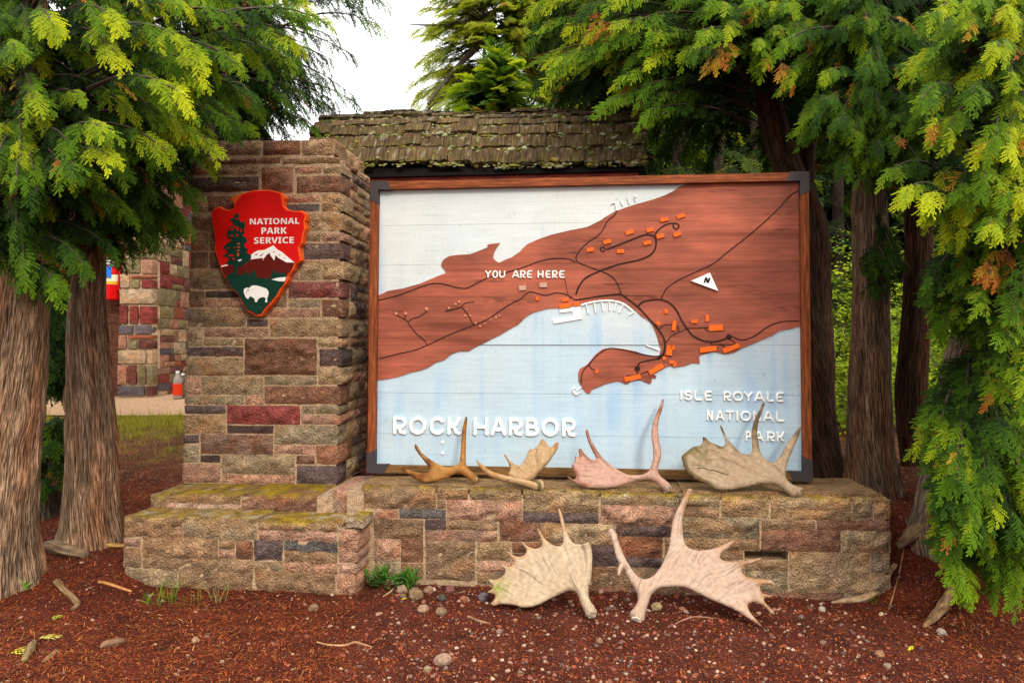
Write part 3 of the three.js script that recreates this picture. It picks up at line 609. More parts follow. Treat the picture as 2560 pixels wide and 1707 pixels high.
  const ribbon = (pts, w, z, h = 0.0018) => {
    const c = new THREE.CatmullRomCurve3(pts.map(([x, y]) => V(x, y, 0)), false, 'centripetal'), n = Math.max(6, Math.ceil(c.getLength() / 0.012)), pos = [], idx = [];
    for (let i = 0; i <= n; i++) { const p = c.getPoint(i / n), t = c.getTangent(i / n), k = w / 2 * (1 + 0.25 * noise(p.x * 40, p.y * 40, 1)); for (const [a, zz] of [[-k, 0], [-k, h], [k, h], [k, 0]]) pos.push(p.x - t.y * a, p.y + t.x * a, z + zz); }
    for (let i = 0; i < n; i++) for (let j = 0; j < 3; j++) { const a = i * 4 + j, b = a + 4; idx.push(a, b, a + 1, b, b + 1, a + 1); }
    const g = new THREE.BufferGeometry(); g.setAttribute('position', new THREE.Float32BufferAttribute(pos, 3)); g.setAttribute('uv', new THREE.Float32BufferAttribute(pos.filter((_, i) => i % 3 < 2), 2)); g.setIndex(idx); return g.toNonIndexed(), g.computeVertexNormals(), g;
  };
  const PX = 3.9 / F;                                           // metres per photograph pixel here
  const road = (Z, w, ...pts) => piece(w > 5 ? 'road' : 'trail', ribbon(pts.map(([x, y]) => onMap(...Z(x, y), LZ)), w * PX, LZ), M.roadInk, map);
  const ring = (Z, x, y, r, w) => { const c = onMap(...Z(x, y), LZ); const pts = []; for (let k = 0; k <= 16; k++) { const a = k / 16 * 6.2832; pts.push([c[0] + Math.cos(a) * r * PX, c[1] + Math.sin(a) * r * PX]); } piece('road', ribbon(pts, w * PX, LZ), M.roadInk, map); };
  road(M1, 3.6, [145, 1100], [300, 1060], [450, 1005], [560, 970], [640, 970], [740, 995], [830, 1005], [900, 975], [1000, 925], [1140, 885], [1300, 835], [1420, 790], [1540, 772], [1640, 778], [1690, 800]);
  road(M2, 3.6, [320, 395], [310, 425], [250, 475], [215, 540], [175, 590], [90, 650], [30, 710], [0, 770], [15, 800], [100, 835], [190, 870], [270, 905], [320, 960], [355, 1050]);
  road(M2, 5.6, [0, 1055], [20, 1000], [70, 930], [190, 870], [330, 820], [520, 775], [600, 730], [628, 670], [618, 605], [560, 585], [500, 600], [400, 640], [240, 702]);
  ring(M2, 210, 700, 7.4, 4.4);
  road(M2, 5, [614, 597], [640, 555], [700, 510], [760, 495], [800, 503], [808, 522], [785, 543], [766, 525], [762, 500]);
  road(M1, 5.2, [1690, 1098], [1780, 1085], [1882, 1068]);
  road(M2, 5.6, [180, 1068], [300, 1055], [355, 1055], [420, 1100], [485, 1150], [560, 1230], [640, 1320], [690, 1400], [697, 1470], [680, 1530], [640, 1566]);
  road(M2, 5.6, [485, 1150], [520, 1115], [590, 1097], [670, 1095], [740, 1125], [790, 1180], [830, 1260], [870, 1320], [910, 1370], [980, 1410], [1060, 1425], [1150, 1410], [1200, 1385]);
  road(M2, 3.6, [670, 1095], [680, 1060], [720, 1000], [800, 945], [880, 905], [980, 860], [1080, 810], [1180, 730], [1320, 620], [1440, 520], [1600, 370], [1680, 280], [1752, 235]);
  road(M2, 3.4, [1225, 1385], [1300, 1410], [1400, 1380], [1500, 1310], [1600, 1270], [1752, 1260]);
  road(M2, 3.2, [870, 1318], [960, 1318], [1045, 1312]); road(M2, 3, [1010, 1318], [1030, 1338], [1165, 1335]); road(M2, 3, [1060, 1428], [1066, 1448], [1130, 1445], [1170, 1465]);
  road(M2, 3, [1210, 1400], [1250, 1440], [1120, 1446]); road(M2, 3.2, [650, 1328], [690, 1295], [755, 1288]); road(M2, 3.2, [800, 1300], [812, 1345], [870, 1320]); road(M2, 3.2, [700, 1435], [750, 1380], [812, 1345]);
  road(M4, 5, [850, 270], [800, 312], [700, 335], [650, 352], [632, 395]); road(M4, 3, [632, 415], [632, 442]); road(M4, 3, [545, 455], [680, 435], [760, 395], [845, 360]); road(M4, 3, [845, 290], [890, 292], [912, 305]);
  road(M4, 3.4, [830, 290], [760, 295], [600, 262], [480, 237], [400, 232], [330, 267], [270, 322], [235, 367], [200, 402], [178, 450], [174, 520]); road(M4, 3, [240, 365], [250, 390], [292, 412]);
  road(M1, 3.4, [150, 1558], [300, 1520], [430, 1490], [530, 1450], [700, 1370], [890, 1295], [1000, 1250], [1100, 1180], [1180, 1130], [1250, 1095], [1330, 1035], [1450, 1060], [1540, 1042], [1620, 1055], [1690, 1098]);
  road(M1, 3, [530, 1450], [500, 1410], [440, 1360], [400, 1310], [375, 1270], [350, 1250], [285, 1215]); road(M1, 3, [375, 1275], [400, 1250], [470, 1225], [525, 1185]); road(M1, 3, [350, 1250], [355, 1215]);
  road(M1, 3, [890, 1295], [850, 1220], [800, 1145], [820, 1125], [895, 1112]); road(M1, 3.6, [800, 1150], [740, 1170], [665, 1185]); road(M1, 1.8, [1605, 925], [1635, 1060], [1655, 1088]);
  for (const [Z, x, y] of [[M2, 1200, 1387], [M4, 632, 397]]) { const c = onMap(...Z(x, y), LZ), g = new THREE.CylinderGeometry(0.0185, 0.0185, 0.003, 20); g.rotateX(Math.PI / 2); g.translate(c[0], c[1], LZ + 0.0018); piece('road_loop', g, M.roadInk, map); }
  // little buildings
  const house = (Z, s, x, y, w, h, deg, m = M.orange) => { const c = onMap(...Z(x, y), 0.012), k = 5 / F / s, g = new THREE.BoxGeometry(w * k, h * k, 0.011); g.rotateZ(-deg * Math.PI / 180); g.translate(c[0], c[1], LZ + 0.0053); piece('model_building', g, m, map); };
  for (const a of [[112, 703, 55, 28, -8], [245, 640, 58, 30, -15], [420, 566, 60, 30, -18], [350, 715, 55, 28, 0], [583, 547, 58, 28, -10], [560, 648, 58, 28, -12], [663, 596, 58, 30, -15], [795, 582, 58, 30, -18], [693, 466, 60, 28, -12], [823, 440, 60, 28, -18], [708, 1186, 25, 32, -10], [646, 1280, 28, 28, 45], [770, 1297, 28, 75, 8], [930, 1265, 48, 24, 0], [1030, 1240, 25, 50, 0], [1098, 1315, 105, 45, -3], [733, 1492, 45, 76, 8], [756, 1470, 34, 30, 4], [692, 1553, 25, 25, -20], [1038, 1483, 125, 38, -8], [1218, 1475, 128, 35, -22]]) house(M2, 3.1355, ...a);
  for (const a of [[918, 345, 45, 26, 8], [940, 362, 24, 34, 10], [787, 400, 124, 38, -30], [595, 472, 130, 38, -12], [300, 420, 26, 26, 45]]) house(M4, 3.2667, ...a);
  for (const a of [[1390, 1085, 22, 30, 0], [1610, 1097, 50, 24, -8], [1610, 1143, 92, 32, -6], [1700, 1130, 48, 28, -6]]) house(M1, 3.1367, ...a);
  for (const a of [[1275, 1002, 55, 38, -6], [1438, 980, 58, 36, 0]]) house(M1, 3.1367, ...a, M.dim);
  for (const a of [[283, 1203, 22, 16, 45], [357, 1203, 22, 16, 45], [522, 1166, 24, 18, 45], [697, 1160, 16, 14, 45], [750, 1130, 16, 14, 45], [778, 1112, 16, 14, 45], [825, 1220, 14, 12, 45], [865, 1220, 12, 12, 45], [908, 1278, 14, 12, 45], [942, 1302, 14, 12, 45], [978, 1282, 10, 10, 45], [972, 1240, 10, 10, 45], [1020, 1252, 10, 10, 45], [1067, 1235, 14, 14, 45], [1093, 1222, 12, 12, 45], [838, 1172, 10, 10, 45]]) house(M1, 3.1367, ...a, std({ color: '#c9876a' }));
  // docks
  const DZ = 0.0008, plate = (pts, h = 0.009) => piece('model_dock', slab(pts, h, DZ, 0.001), M.white, map);
  plate([[1565, 1172], [1725, 1150], [1742, 1245], [1520, 1282], [1515, 1252], [1672, 1230], [1667, 1186], [1568, 1196]].map(([x, y]) => onMap(...M1(x, y), 0.006)));
  const stick = (Z, w, ...pts) => piece('model_dock', ribbon(pts.map(([x, y]) => onMap(...Z(x, y), 0.008)), w * PX, 0.0008, 0.009), M.white, map);
  stick(M2, 5.4, [40, 1138], [100, 1120], [200, 1104], [300, 1106], [372, 1128], [440, 1180]);
  for (const [a, b] of [[[80, 1130], [97, 1205]], [[140, 1115], [155, 1198]], [[200, 1108], [215, 1185]], [[262, 1105], [265, 1180]], [[318, 1110], [300, 1185]], [[372, 1128], [340, 1198]], [[455, 1190], [420, 1215]]]) stick(M2, 3.6, a, b);
  for (const p of [[[275, 345], [305, 335], [312, 368], [317, 395]], [[350, 320], [368, 360]], [[405, 298], [418, 345]], [[478, 290], [458, 284], [470, 325]]]) stick(M2, 2.2, ...p);
  stick(M4, 4.4, [705, 207], [810, 245]); stick(M4, 2.6, [138, 578], [178, 545]);
  stick(M4, 4, [128, 552], [102, 572], [130, 610], [160, 590]);
  // north arrow
  const tri = [[905, 948], [1050, 885], [1115, 1025]].map(([x, y]) => onMap(...M2(x, y), 0.018)), na = piece('north_arrow', slab(tri, 0.013, LZ + 0.004, 0.0012), M.white, map);
  const nn = [[1008, 962], [1022, 920], [1034, 962], [1050, 922]].map(([x, y]) => onMap(...M2(x, y), 0.024)); part('letter', ribbon(nn, 0.011, LZ + 0.0176, 0.0015), M.black, na);
  // hand-cut letters: strokes on a unit box, y up
  const arc = (cx, cy, rx, ry, a0, a1, n = 10) => Array.from({ length: n + 1 }, (_, k) => { const a = (a0 + (a1 - a0) * k / n) * Math.PI / 180; return [cx + rx * Math.cos(a), cy + ry * Math.sin(a)]; });
  const GL = {
    A: [[[0, 0], [0.42, 1], [0.58, 1], [1, 0]], [[0.2, 0.3], [0.8, 0.3]]], B: [[[0, 0], [0, 1]], [[0, 1], ...arc(0.5, 0.76, 0.34, 0.24, 90, -90), [0, 0.52]], [[0.4, 0.52], ...arc(0.55, 0.26, 0.45, 0.26, 90, -90), [0, 0]]],
    C: [arc(0.55, 0.5, 0.55, 0.5, 42, 318, 16)], E: [[[1, 1], [0.25, 1], [0, 0.7], [0, 0.3], [0.2, 0], [1, 0]], [[0.02, 0.5], [0.85, 0.5]]], H: [[[0, 0], [0, 1]], [[1, 0], [1, 1]], [[0, 0.47], [1, 0.47]]],
    I: [[[0.5, 0], [0.5, 1]]], K: [[[0, 0], [0, 1]], [[1, 1], [0.7, 0.6], [0.05, 0.42]], [[0.45, 0.5], [0.72, 0.1], [1, 0]]], L: [[[0.05, 1], [0, 0.2], [0.15, 0], [1, 0]]], N: [[[0, 0], [0, 1], [0.12, 1], [0.88, 0], [1, 0], [1, 1]]],
    O: [arc(0.5, 0.5, 0.5, 0.5, 0, 360, 22)], P: [[[0, 0], [0, 1]], [[0, 1], ...arc(0.55, 0.72, 0.45, 0.28, 90, -90), [0.05, 0.44]]], R: [[[0, 0], [0, 1]], [[0, 1], ...arc(0.55, 0.7, 0.45, 0.3, 90, -90), [0.25, 0.4]], [[0.4, 0.4], [0.6, 0.05], [1, 0]]],
    S: [[...arc(0.5, 0.74, 0.45, 0.26, 40, 250, 8), ...arc(0.5, 0.26, 0.5, 0.26, 80, -150, 10)]], T: [[[0, 1], [1, 1]], [[0.5, 1], [0.5, 0]]], U: [[[0, 1], ...arc(0.5, 0.45, 0.5, 0.45, 180, 360), [1, 1]]], Y: [[[0, 1], [0.5, 0.5]], [[1, 1], [0.5, 0.5]], [[0.5, 0.5], [0.5, 0]]],
  };
  const letter = (ch, Z, xa, xb, ya, yb, th, z0, hgt) => {
    const a = onMap(...Z(xa, yb), z0), b = onMap(...Z(xb, ya), z0), r = th / 2, px = (p) => [lerp(a[0] + r, b[0] - r, p[0]), lerp(a[1] + r, b[1] - r, p[1])];
    const segs = []; for (const s of GL[ch]) for (let i = 0; i + 1 < s.length; i++) segs.push([...px(s[i]), ...px(s[i + 1])]);
    const q = rr(0, 99), dist = (x, y) => { let d = 1e9; for (const s of segs) d = Math.min(d, segDist(x, y, ...s)); return r * (1 + 0.16 * noise(x * 60 + q, y * 60, 1)) - d; };
    const g = inflate(a[0] - r * 0.5, a[1] - r * 0.5, b[0] + r * 0.5, b[1] + r * 0.5, Math.min(0.0026, r / 3.6), dist, (d) => hgt * Math.sqrt(clamp(1 - (1 - clamp(d / 0.0035)) ** 2)), () => 0, true);
    g.translate(0, 0, z0);
    piece('letter', g, M.white, map);
  };
  const word = (Z, list, ya, yb, th, z0, hgt, slope = 0) => { for (const [ch, xa, xb] of list) { const s = slope * (xa - list[0][1]); letter(ch, Z, xa, xb, ya + s, yb + s, th, z0, hgt); } };
  word(M3, [['R', 300, 425], ['O', 445, 606], ['C', 632, 772], ['K', 795, 920], ['H', 1033, 1172], ['A', 1190, 1336], ['R', 1355, 1482], ['B', 1508, 1634], ['O', 1653, 1816], ['R', 1842, 1970]], 696, 862, 0.025, 0.0005, 0.014, 0.013);
  word(M1, [['Y', 980, 1030], ['O', 1036, 1084], ['U', 1090, 1140], ['A', 1192, 1250], ['R', 1256, 1300], ['E', 1308, 1352], ['H', 1392, 1440], ['E', 1454, 1496], ['R', 1506, 1550], ['E', 1560, 1606]], 866, 928, 0.0105, LZ - 0.001, 0.012);
  word(M4, [['I', 978, 1004], ['S', 1016, 1080], ['L', 1097, 1162], ['E', 1180, 1242], ['R', 1336, 1400], ['O', 1412, 1496], ['Y', 1502, 1576], ['A', 1586, 1672], ['L', 1690, 1748], ['E', 1764, 1830]], 576, 656, 0.0125, 0.0005, 0.012, 0.017);
  word(M4, [['N', 1198, 1252], ['A', 1272, 1342], ['T', 1352, 1422], ['I', 1436, 1462], ['O', 1474, 1562], ['N', 1578, 1640], ['A', 1658, 1744], ['L', 1764, 1832]], 738, 822, 0.0125, 0.0005, 0.012, 0.015);
  word(M4, [['P', 1516, 1562], ['A', 1582, 1664], ['R', 1690, 1756], ['K', 1770, 1834]], 908, 990, 0.0125, 0.0005, 0.012, 0.015);
  // two round bolt heads
  for (const y of [935, 1033]) { const c = onMap(...M3(752, y), 0.004), g = new THREE.SphereGeometry(0.013, 18, 12); g.scale(1, 1, 0.45); g.translate(c[0], c[1], 0.001); piece('bolt', g, std({ color: '#cfd8dc', roughness: 0.45 }), map); }
  // frame rails butted at the corners, iron corner straps, posts behind
  const rail = (x0, y0, x1, y1, m, name = 'frame_rail') => { const g = new THREE.BoxGeometry(x1 - x0, y1 - y0, 0.1, 1, 1, 1); g.translate((x0 + x1) / 2, (y0 + y1) / 2, FZ - 0.05); boxUV(g, rr(0, 3), rr(0, 3)); if (y1 - y0 > x1 - x0) { const uv = g.attributes.uv; for (let i = 0; i < uv.count; i++) uv.setXY(i, uv.getY(i), uv.getX(i)); } return piece(name, g, m, map); };
  rail(oxl + fw, iyt, oxr - fw, oyt, M.frame); rail(oxl + fw, oyb, oxr - fw, iyb, M.frameOld); rail(oxl, oyb, oxl + fw, oyt, M.frame); rail(oxr - fw, oyb, oxr, oyt, M.frame);
  const e = 0.0035, arm = 0.15;
  for (const [cx, cy, sx, sy] of [[oxl, oyt, 1, -1], [oxr, oyt, -1, -1], [oxl, oyb, 1, 1], [oxr, oyb, -1, 1]]) {
    const q = [[-e, -e], [arm * 0.75, -e], [arm * 0.95, fw + 0.004], [fw, fw + 0.001], [fw + 0.001, arm], [-e, arm * 0.8]].map(([a, b]) => [cx + sx * a, cy + sy * b]);
    if (sx * sy > 0) q.reverse(); piece('corner_strap', slab(q.reverse(), 0.107, FZ - 0.1035, 0.001), M.bracket, map);
  }
  for (const x of [lerp(oxl, oxr, 0.2), lerp(oxl, oxr, 0.8)]) { const g = new THREE.BoxGeometry(0.12, oyt - oyb + 0.02, 0.1); g.translate(x, (oyt + oyb) / 2 - 0.03, -0.11); piece('post', boxUV(g), M.frameOld, map); }
}
// ------------------------------------------------------------------ arrowhead emblem on the pillar
const AZ = -0.418 + 0.075;
const arrow = thing('arrowhead_emblem', 'red arrowhead plaque with tree, mountain and white bison hung on the pillar', 'emblem', null, masonryPos, -TH);
{
  reseed(404);
  const Z = zoom(520, 460, 4.4815), A = (x, y) => { const q = onPlane(arrow, ...Z(x, y), AZ); return [q.x, q.y]; };
  const out = [[255, 155], [380, 105], [500, 75], [590, 70], [680, 68], [810, 98], [860, 150], [840, 180], [835, 200], [830, 240], [880, 290], [960, 305], [1040, 300], [1090, 335], [1085, 400], [1070, 420], [1075, 450], [1085, 490], [1070, 530], [1060, 560], [1050, 610], [1045, 660], [1010, 705], [1020, 770], [1035, 850], [1000, 875], [970, 890], [945, 960], [920, 985], [890, 1030], [885, 1070], [860, 1120], [825, 1150], [800, 1200], [770, 1260], [740, 1285], [720, 1320], [680, 1360], [640, 1400], [590, 1470], [540, 1475], [490, 1450], [440, 1420], [415, 1370], [380, 1330], [355, 1270], [330, 1230], [270, 1180], [230, 1110], [190, 1050], [160, 1000], [140, 950], [120, 880], [90, 790], [70, 710], [80, 640], [65, 540], [45, 450], [35, 340], [50, 290], [110, 252], [170, 280], [240, 295], [285, 270], [290, 245], [285, 210]].map(([x, y]) => A(x, y));
  const body = slab(out.slice().reverse(), 0.062, AZ - 0.0655, 0.003);
  part('board', body, std({ color: '#e4561c', roughness: 0.5 }), arrow);
  const paint = (c, r = 0.48) => std({ color: c, roughness: r, bumpMap: T_grainB, bumpScale: 0.002 });
  const RED = paint('#cc120e'), GRN = paint('#0e3527'), MTN = paint('#5c140d'), WHT = paint('#ece7e2'), ORG = paint('#b5532a');
  const dOut = polyDist(out), inset = (pts, m) => { // keep inside the painted edge
    const c = A(560, 760); return pts.map((p) => { let q = p, k = 0; while (dOut(...q) < m && k++ < 60) q = [lerp(q[0], c[0], 0.012), lerp(q[1], c[1], 0.012)]; return q; }); };
  const layer = (name, pts, lvl, m, lim = 0.006) => piece(name, slab((THREE.ShapeUtils.area(pts.map(([x, y]) => new THREE.Vector2(x, y))) < 0 ? pts.slice().reverse() : pts), 0.0012 + lvl * 0.0012, AZ - 0.0035), m, arrow);
  layer('red_field', inset(out, 0.0035), 3, RED);
  const P = (l) => inset(l.map(([x, y]) => A(x, y)), 0.0045);
  layer('mountain', P([[150, 930], [240, 915], [330, 925], [420, 905], [500, 840], [600, 800], [690, 765], [780, 815], [870, 875], [965, 882], [940, 955], [890, 1035], [690, 1062], [545, 1056], [330, 1040], [195, 1040], [165, 985]]), 4, MTN);
  layer('forest', P([[198, 1048], [222, 1020], [240, 1000], [252, 1012], [268, 992], [285, 1010], [335, 1032], [355, 1000], [372, 1035], [382, 998], [404, 1010], [432, 960], [462, 1035], [476, 985], [492, 990], [514, 945], [534, 1000], [546, 1048], [690, 1057], [715, 1000], [735, 948], [752, 1012], [770, 985], [785, 1010], [808, 975], [822, 1005], [845, 985], [860, 1015], [888, 1034], [862, 1115], [800, 1195], [770, 1258], [720, 1316], [640, 1396], [590, 1464], [540, 1468], [440, 1414], [380, 1326], [330, 1226], [270, 1176]]), 5, GRN);
  layer('snow_cap', P([[480, 845], [485, 790], [520, 765], [560, 745], [630, 740], [680, 715], [730, 688], [770, 730], [830, 765], [900, 825], [972, 882], [880, 878], [830, 850], [790, 830], [755, 795], [742, 858], [700, 800], [688, 770], [650, 800], [610, 858], [618, 828], [540, 836]]), 6, WHT);
  layer('snow_patch', P([[148, 915], [220, 900], [218, 915], [150, 932]]), 6, WHT);
  layer('lake', P([[710, 1069], [780, 1050], [876, 1042], [858, 1090], [790, 1088]]), 6, WHT);
  layer('tree', P([[300, 340], [330, 325], [348, 350], [340, 385], [365, 425], [385, 430], [410, 418], [415, 480], [398, 500], [408, 540], [385, 575], [430, 610], [440, 640], [400, 680], [412, 710], [450, 730], [430, 770], [480, 795], [485, 830], [460, 870], [420, 890], [390, 915], [328, 922], [328, 1040], [288, 1040], [288, 915], [240, 905], [195, 890], [240, 850], [215, 820], [170, 805], [225, 760], [180, 720], [185, 690], [235, 650], [270, 620], [215, 600], [215, 520], [245, 490], [285, 470], [275, 420], [245, 400], [290, 375]]), 7, GRN);
  layer('snow_patch', P([[335, 852], [380, 842], [374, 858], [342, 868]]), 8, WHT);
  for (const [x, y, w, h] of [[268, 510, 30, 26], [297, 480, 20, 36], [332, 500, 24, 50], [372, 520, 16, 40], [265, 580, 40, 18], [325, 575, 18, 34], [345, 670, 34, 18], [345, 708, 36, 16], [340, 745, 30, 16], [338, 790, 22, 44], [260, 800, 60, 22], [228, 720, 30, 10], [300, 712, 24, 10], [318, 390, 22, 20], [285, 838, 24, 20]]) layer('gap', P([[x - w / 2, y - h / 3], [x, y - h / 2], [x + w / 2, y - h / 3], [x + w / 2.4, y + h / 2], [x - w / 2.3, y + h / 2.3]]), 8, y > 660 && w > 20 && x > 320 ? ORG : RED);
  const bis = smoothLoop(P([[405, 1180], [436, 1160], [460, 1165], [490, 1140], [540, 1137], [600, 1153], [660, 1178], [678, 1215], [672, 1255], [662, 1290], [664, 1322], [641, 1322], [645, 1278], [605, 1268], [565, 1288], [546, 1322], [530, 1320], [520, 1285], [470, 1260], [450, 1288], [422, 1266], [412, 1240], [402, 1215]]), 90);
  layer('bison', bis, 7, WHT);
  layer('bison_horn', P([[444, 1180], [456, 1176], [456, 1198], [446, 1202]]), 8, GRN); layer('bison_eye', P([[424, 1212], [438, 1210], [436, 1218], [425, 1218]]), 8, GRN);
  for (const q of [[[525, 795], [560, 775], [545, 800]], [[575, 810], [630, 768], [600, 806]], [[785, 782], [812, 800], [800, 803]], [[848, 818], [870, 838], [856, 836]], [[730, 755], [745, 752], [742, 778]]]) layer('rock_streak', P(q), 7, MTN);
  const font = await new FontLoader().loadAsync('fonts/droid/droid_sans_bold.typeface.json');
  for (const [t, xa, xb, ya, yb] of [['NATIONAL', 467, 1022, 378, 455], ['PARK', 597, 880, 484, 560], ['SERVICE', 515, 960, 592, 669]]) {
    const g = new TextGeometry(t, { font, size: 1, depth: 0.001, curveSegments: 5, bevelEnabled: false }); g.computeBoundingBox(); const b = g.boundingBox;
    const a = A(xa, yb), c = A(xb, ya); g.translate(-b.min.x, -b.min.y, 0); g.scale((c[0] - a[0]) / (b.max.x - b.min.x), (c[1] - a[1]) / (b.max.y - b.min.y), 1); g.translate(a[0], a[1], AZ + 0.0022);
    piece('lettering', g, WHT, arrow);
  }
}
// ------------------------------------------------------------------ moose antlers
const ledgeY = 0.607;
function antler(name, label, { base, off, y, lean, yaw = 0, Z, outline, burr, thick = 0.011, beams = [], hollow = 0, tone, tips, moss = 0, green = 0, cell = 0.006, crack, pedicle, seedN }) {
  reseed(seedN);
  const p = onPlane(wallFrame, ...base, off), g = thing(name, label, 'antler', 'shed moose antlers on the stone wall');
  g.position.copy(wallFrame.localToWorld(V(p.x, y, off))); g.rotation.set(-lean, -TH + yaw, 0, 'YXZ'); g.updateMatrixWorld(true);
  const q = (x, y_, o = 0) => { const r = onPlane(g, ...Z(x, y_), o); return [r.x, r.y]; };
  const pts = smoothLoop(outline.map(([x, y_]) => q(x, y_)), outline.length * 5);
  const xs = pts.map((a) => a[0]), ys = pts.map((a) => a[1]), dist = polyDist(pts), B = q(...burr.at);
  const x0 = Math.min(...xs), x1 = Math.max(...xs), y0 = Math.min(...ys), y1 = Math.max(...ys), R = Math.max(x1 - x0, y1 - y0);
  const groove = (x, y_) => { const dx = x - B[0], dy = y_ - B[1], r = Math.hypot(dx, dy), a = Math.atan2(dy, dx), w = a + 0.18 * noise(x * 5, y_ * 5, seedN); return noise(w * 15, r * 2.2, seedN) * 0.4 + noise(w * 42, r * 4, seedN + 3) * 0.45 + 0.2 * noise(x * 70, y_ * 70, 1); };
  const half = (d, x, y_) => {
    const r = Math.hypot(x - B[0], y_ - B[1]), nb = sstep(0.34, 0.08, r), T = lerp(thick, 0.028, nb), Rr = lerp(0.017, 0.03, nb);
    const k = clamp(d / Rr), h = T * Math.sqrt(clamp(1 - (1 - k) ** 2));
    return Math.max(0.0006, h + (h > 0.004 ? 0.0016 * groove(x, y_) : 0));
  };
  const mid = (x, y_) => { const dx = (x - B[0]) / R, dy = (y_ - B[1]) / R; return hollow * (dx * dx + dy * dy) * R + 0.006 * noise(x * 6, y_ * 6, seedN); };
  const paintIt = (geo, soft = 1) => colour(geo, (x, y_, z) => {
    const s = groove(x, y_), big = fbm(x * 6, y_ * 6, seedN + 8);
    let c = mix3(tone[0], tone[1], clamp(0.42 + 0.9 * s * soft + 0.9 * big));
    if (s < -0.17) c = mix3(c, tone[2], clamp((-0.17 - s) * 3.2));
    const far = Math.hypot(x - B[0], y_ - B[1]) / R, d = dist(x, y_);
    if (tips) { const t = clamp(sstep(tips.from ?? 0.45, 0.95, far) * (0.6 + 1.4 * noise(x * 16, y_ * 16, 4)) * (tips.thin ? sstep(0.03, 0.012, d) : 1)); c = mix3(c, tips.c, clamp(t * 1.9)); }
    if (moss) { const m = clamp(sstep(moss.r ?? 0.2, 0, Math.hypot(x - q(...moss.at)[0], y_ - q(...moss.at)[1])) * (0.5 + 2 * fbm(x * 20, y_ * 20, 6))); c = mix3(c, moss.c, m); }
    const k = 0.7 + 0.14 * noise(x * 45, y_ * 45, z * 45); return [c[0] * k, c[1] * k, c[2] * k];
  });
  const palm = paintIt(inflate(x0 - 0.01, y0 - 0.01, x1 + 0.01, y1 + 0.01, cell, dist, half, mid));
  { const p = palm.attributes.position, uv = palm.attributes.uv, a0 = Math.atan2((y0 + y1) / 2 - B[1], (x0 + x1) / 2 - B[0]); for (let i = 0; i < p.count; i++) { const dx = p.getX(i) - B[0], dy = p.getY(i) - B[1]; let a = Math.atan2(dy, dx) - a0; if (a > Math.PI) a -= 6.2832; if (a < -Math.PI) a += 6.2832; uv.setXY(i, a * 0.55 + 0.06 * noise(p.getX(i) * 5, p.getY(i) * 5, seedN), Math.hypot(dx, dy)); } }
  part('palm', palm, M.antler, g);
  for (const b of beams) {
    const tp = b.pts.map(([x, y_, o, r]) => { const k = onPlane(g, ...Z(x, y_), o); return { p: k, r }; });
    piece(b.name ?? 'tine', paintIt(tube(tp, { seg: 14, steps: 34, wob: 0.16 }), 1), M.antler, g);
  }
  // knobbly burr where it dropped from the skull
  {
    const [bx, by] = q(...burr.at), r = burr.r, gs = [];
    const disc = new THREE.SphereGeometry(1, 22, 16), ps = disc.attributes.position;
    for (let i = 0; i < ps.count; i++) { const v = V(ps.getX(i), ps.getY(i), ps.getZ(i)), ang = Math.atan2(v.z, v.x), f = 1 + 0.2 * noise(Math.cos(ang) * 4 + seedN, Math.sin(ang) * 4, v.y * 2) + 0.1 * noise(v.x * 7, v.y * 7, v.z * 7 + seedN); ps.setXYZ(i, v.x * r * f, v.y * r * 0.42 * f, v.z * r * f); }
    gs.push(disc);
    const stub = new THREE.CylinderGeometry(r * 0.72, r * 0.8, r * 0.35, 20, 2), sp = stub.attributes.position; for (let i = 0; i < sp.count; i++) sp.setXYZ(i, sp.getX(i) * (1 + 0.2 * noise(sp.getX(i) * 60, sp.getZ(i) * 60, 1)), sp.getY(i) - r * 0.42 + (sp.getY(i) < 0 ? 0.25 * r * noise(sp.getX(i) * 50, sp.getZ(i) * 50, 4) : 0), sp.getZ(i));
    for (const geo of [disc, stub]) { geo.rotateX(burr.pitch ?? -0.4); geo.rotateZ(burr.turn); geo.translate(bx, by, mid(bx, by) + (burr.fwd ?? 0)); geo.computeVertexNormals(); colour(geo, (x, y_, z) => { const k = 0.9 + 0.5 * noise(x * 60, y_ * 60, z * 60); const c = geo === stub ? (pedicle ?? [0.5, 0.42, 0.32]) : tone[0].map((v) => v * 0.75); return c.map((v) => v * k); }); }
    part('burr', disc, M.antler, g); part('pedicle', stub, M.antler, g);
  }
  if (crack) { const tp = crack.map(([x, y_]) => { const [a, b] = q(x, y_); return { p: V(a, b, mid(a, b) + half(dist(a, b), a, b) + 0.0003), r: 0.0022 }; }); part('crack', tube(tp, { seg: 6, steps: 40 }), M.black, g); }
  return g;
}
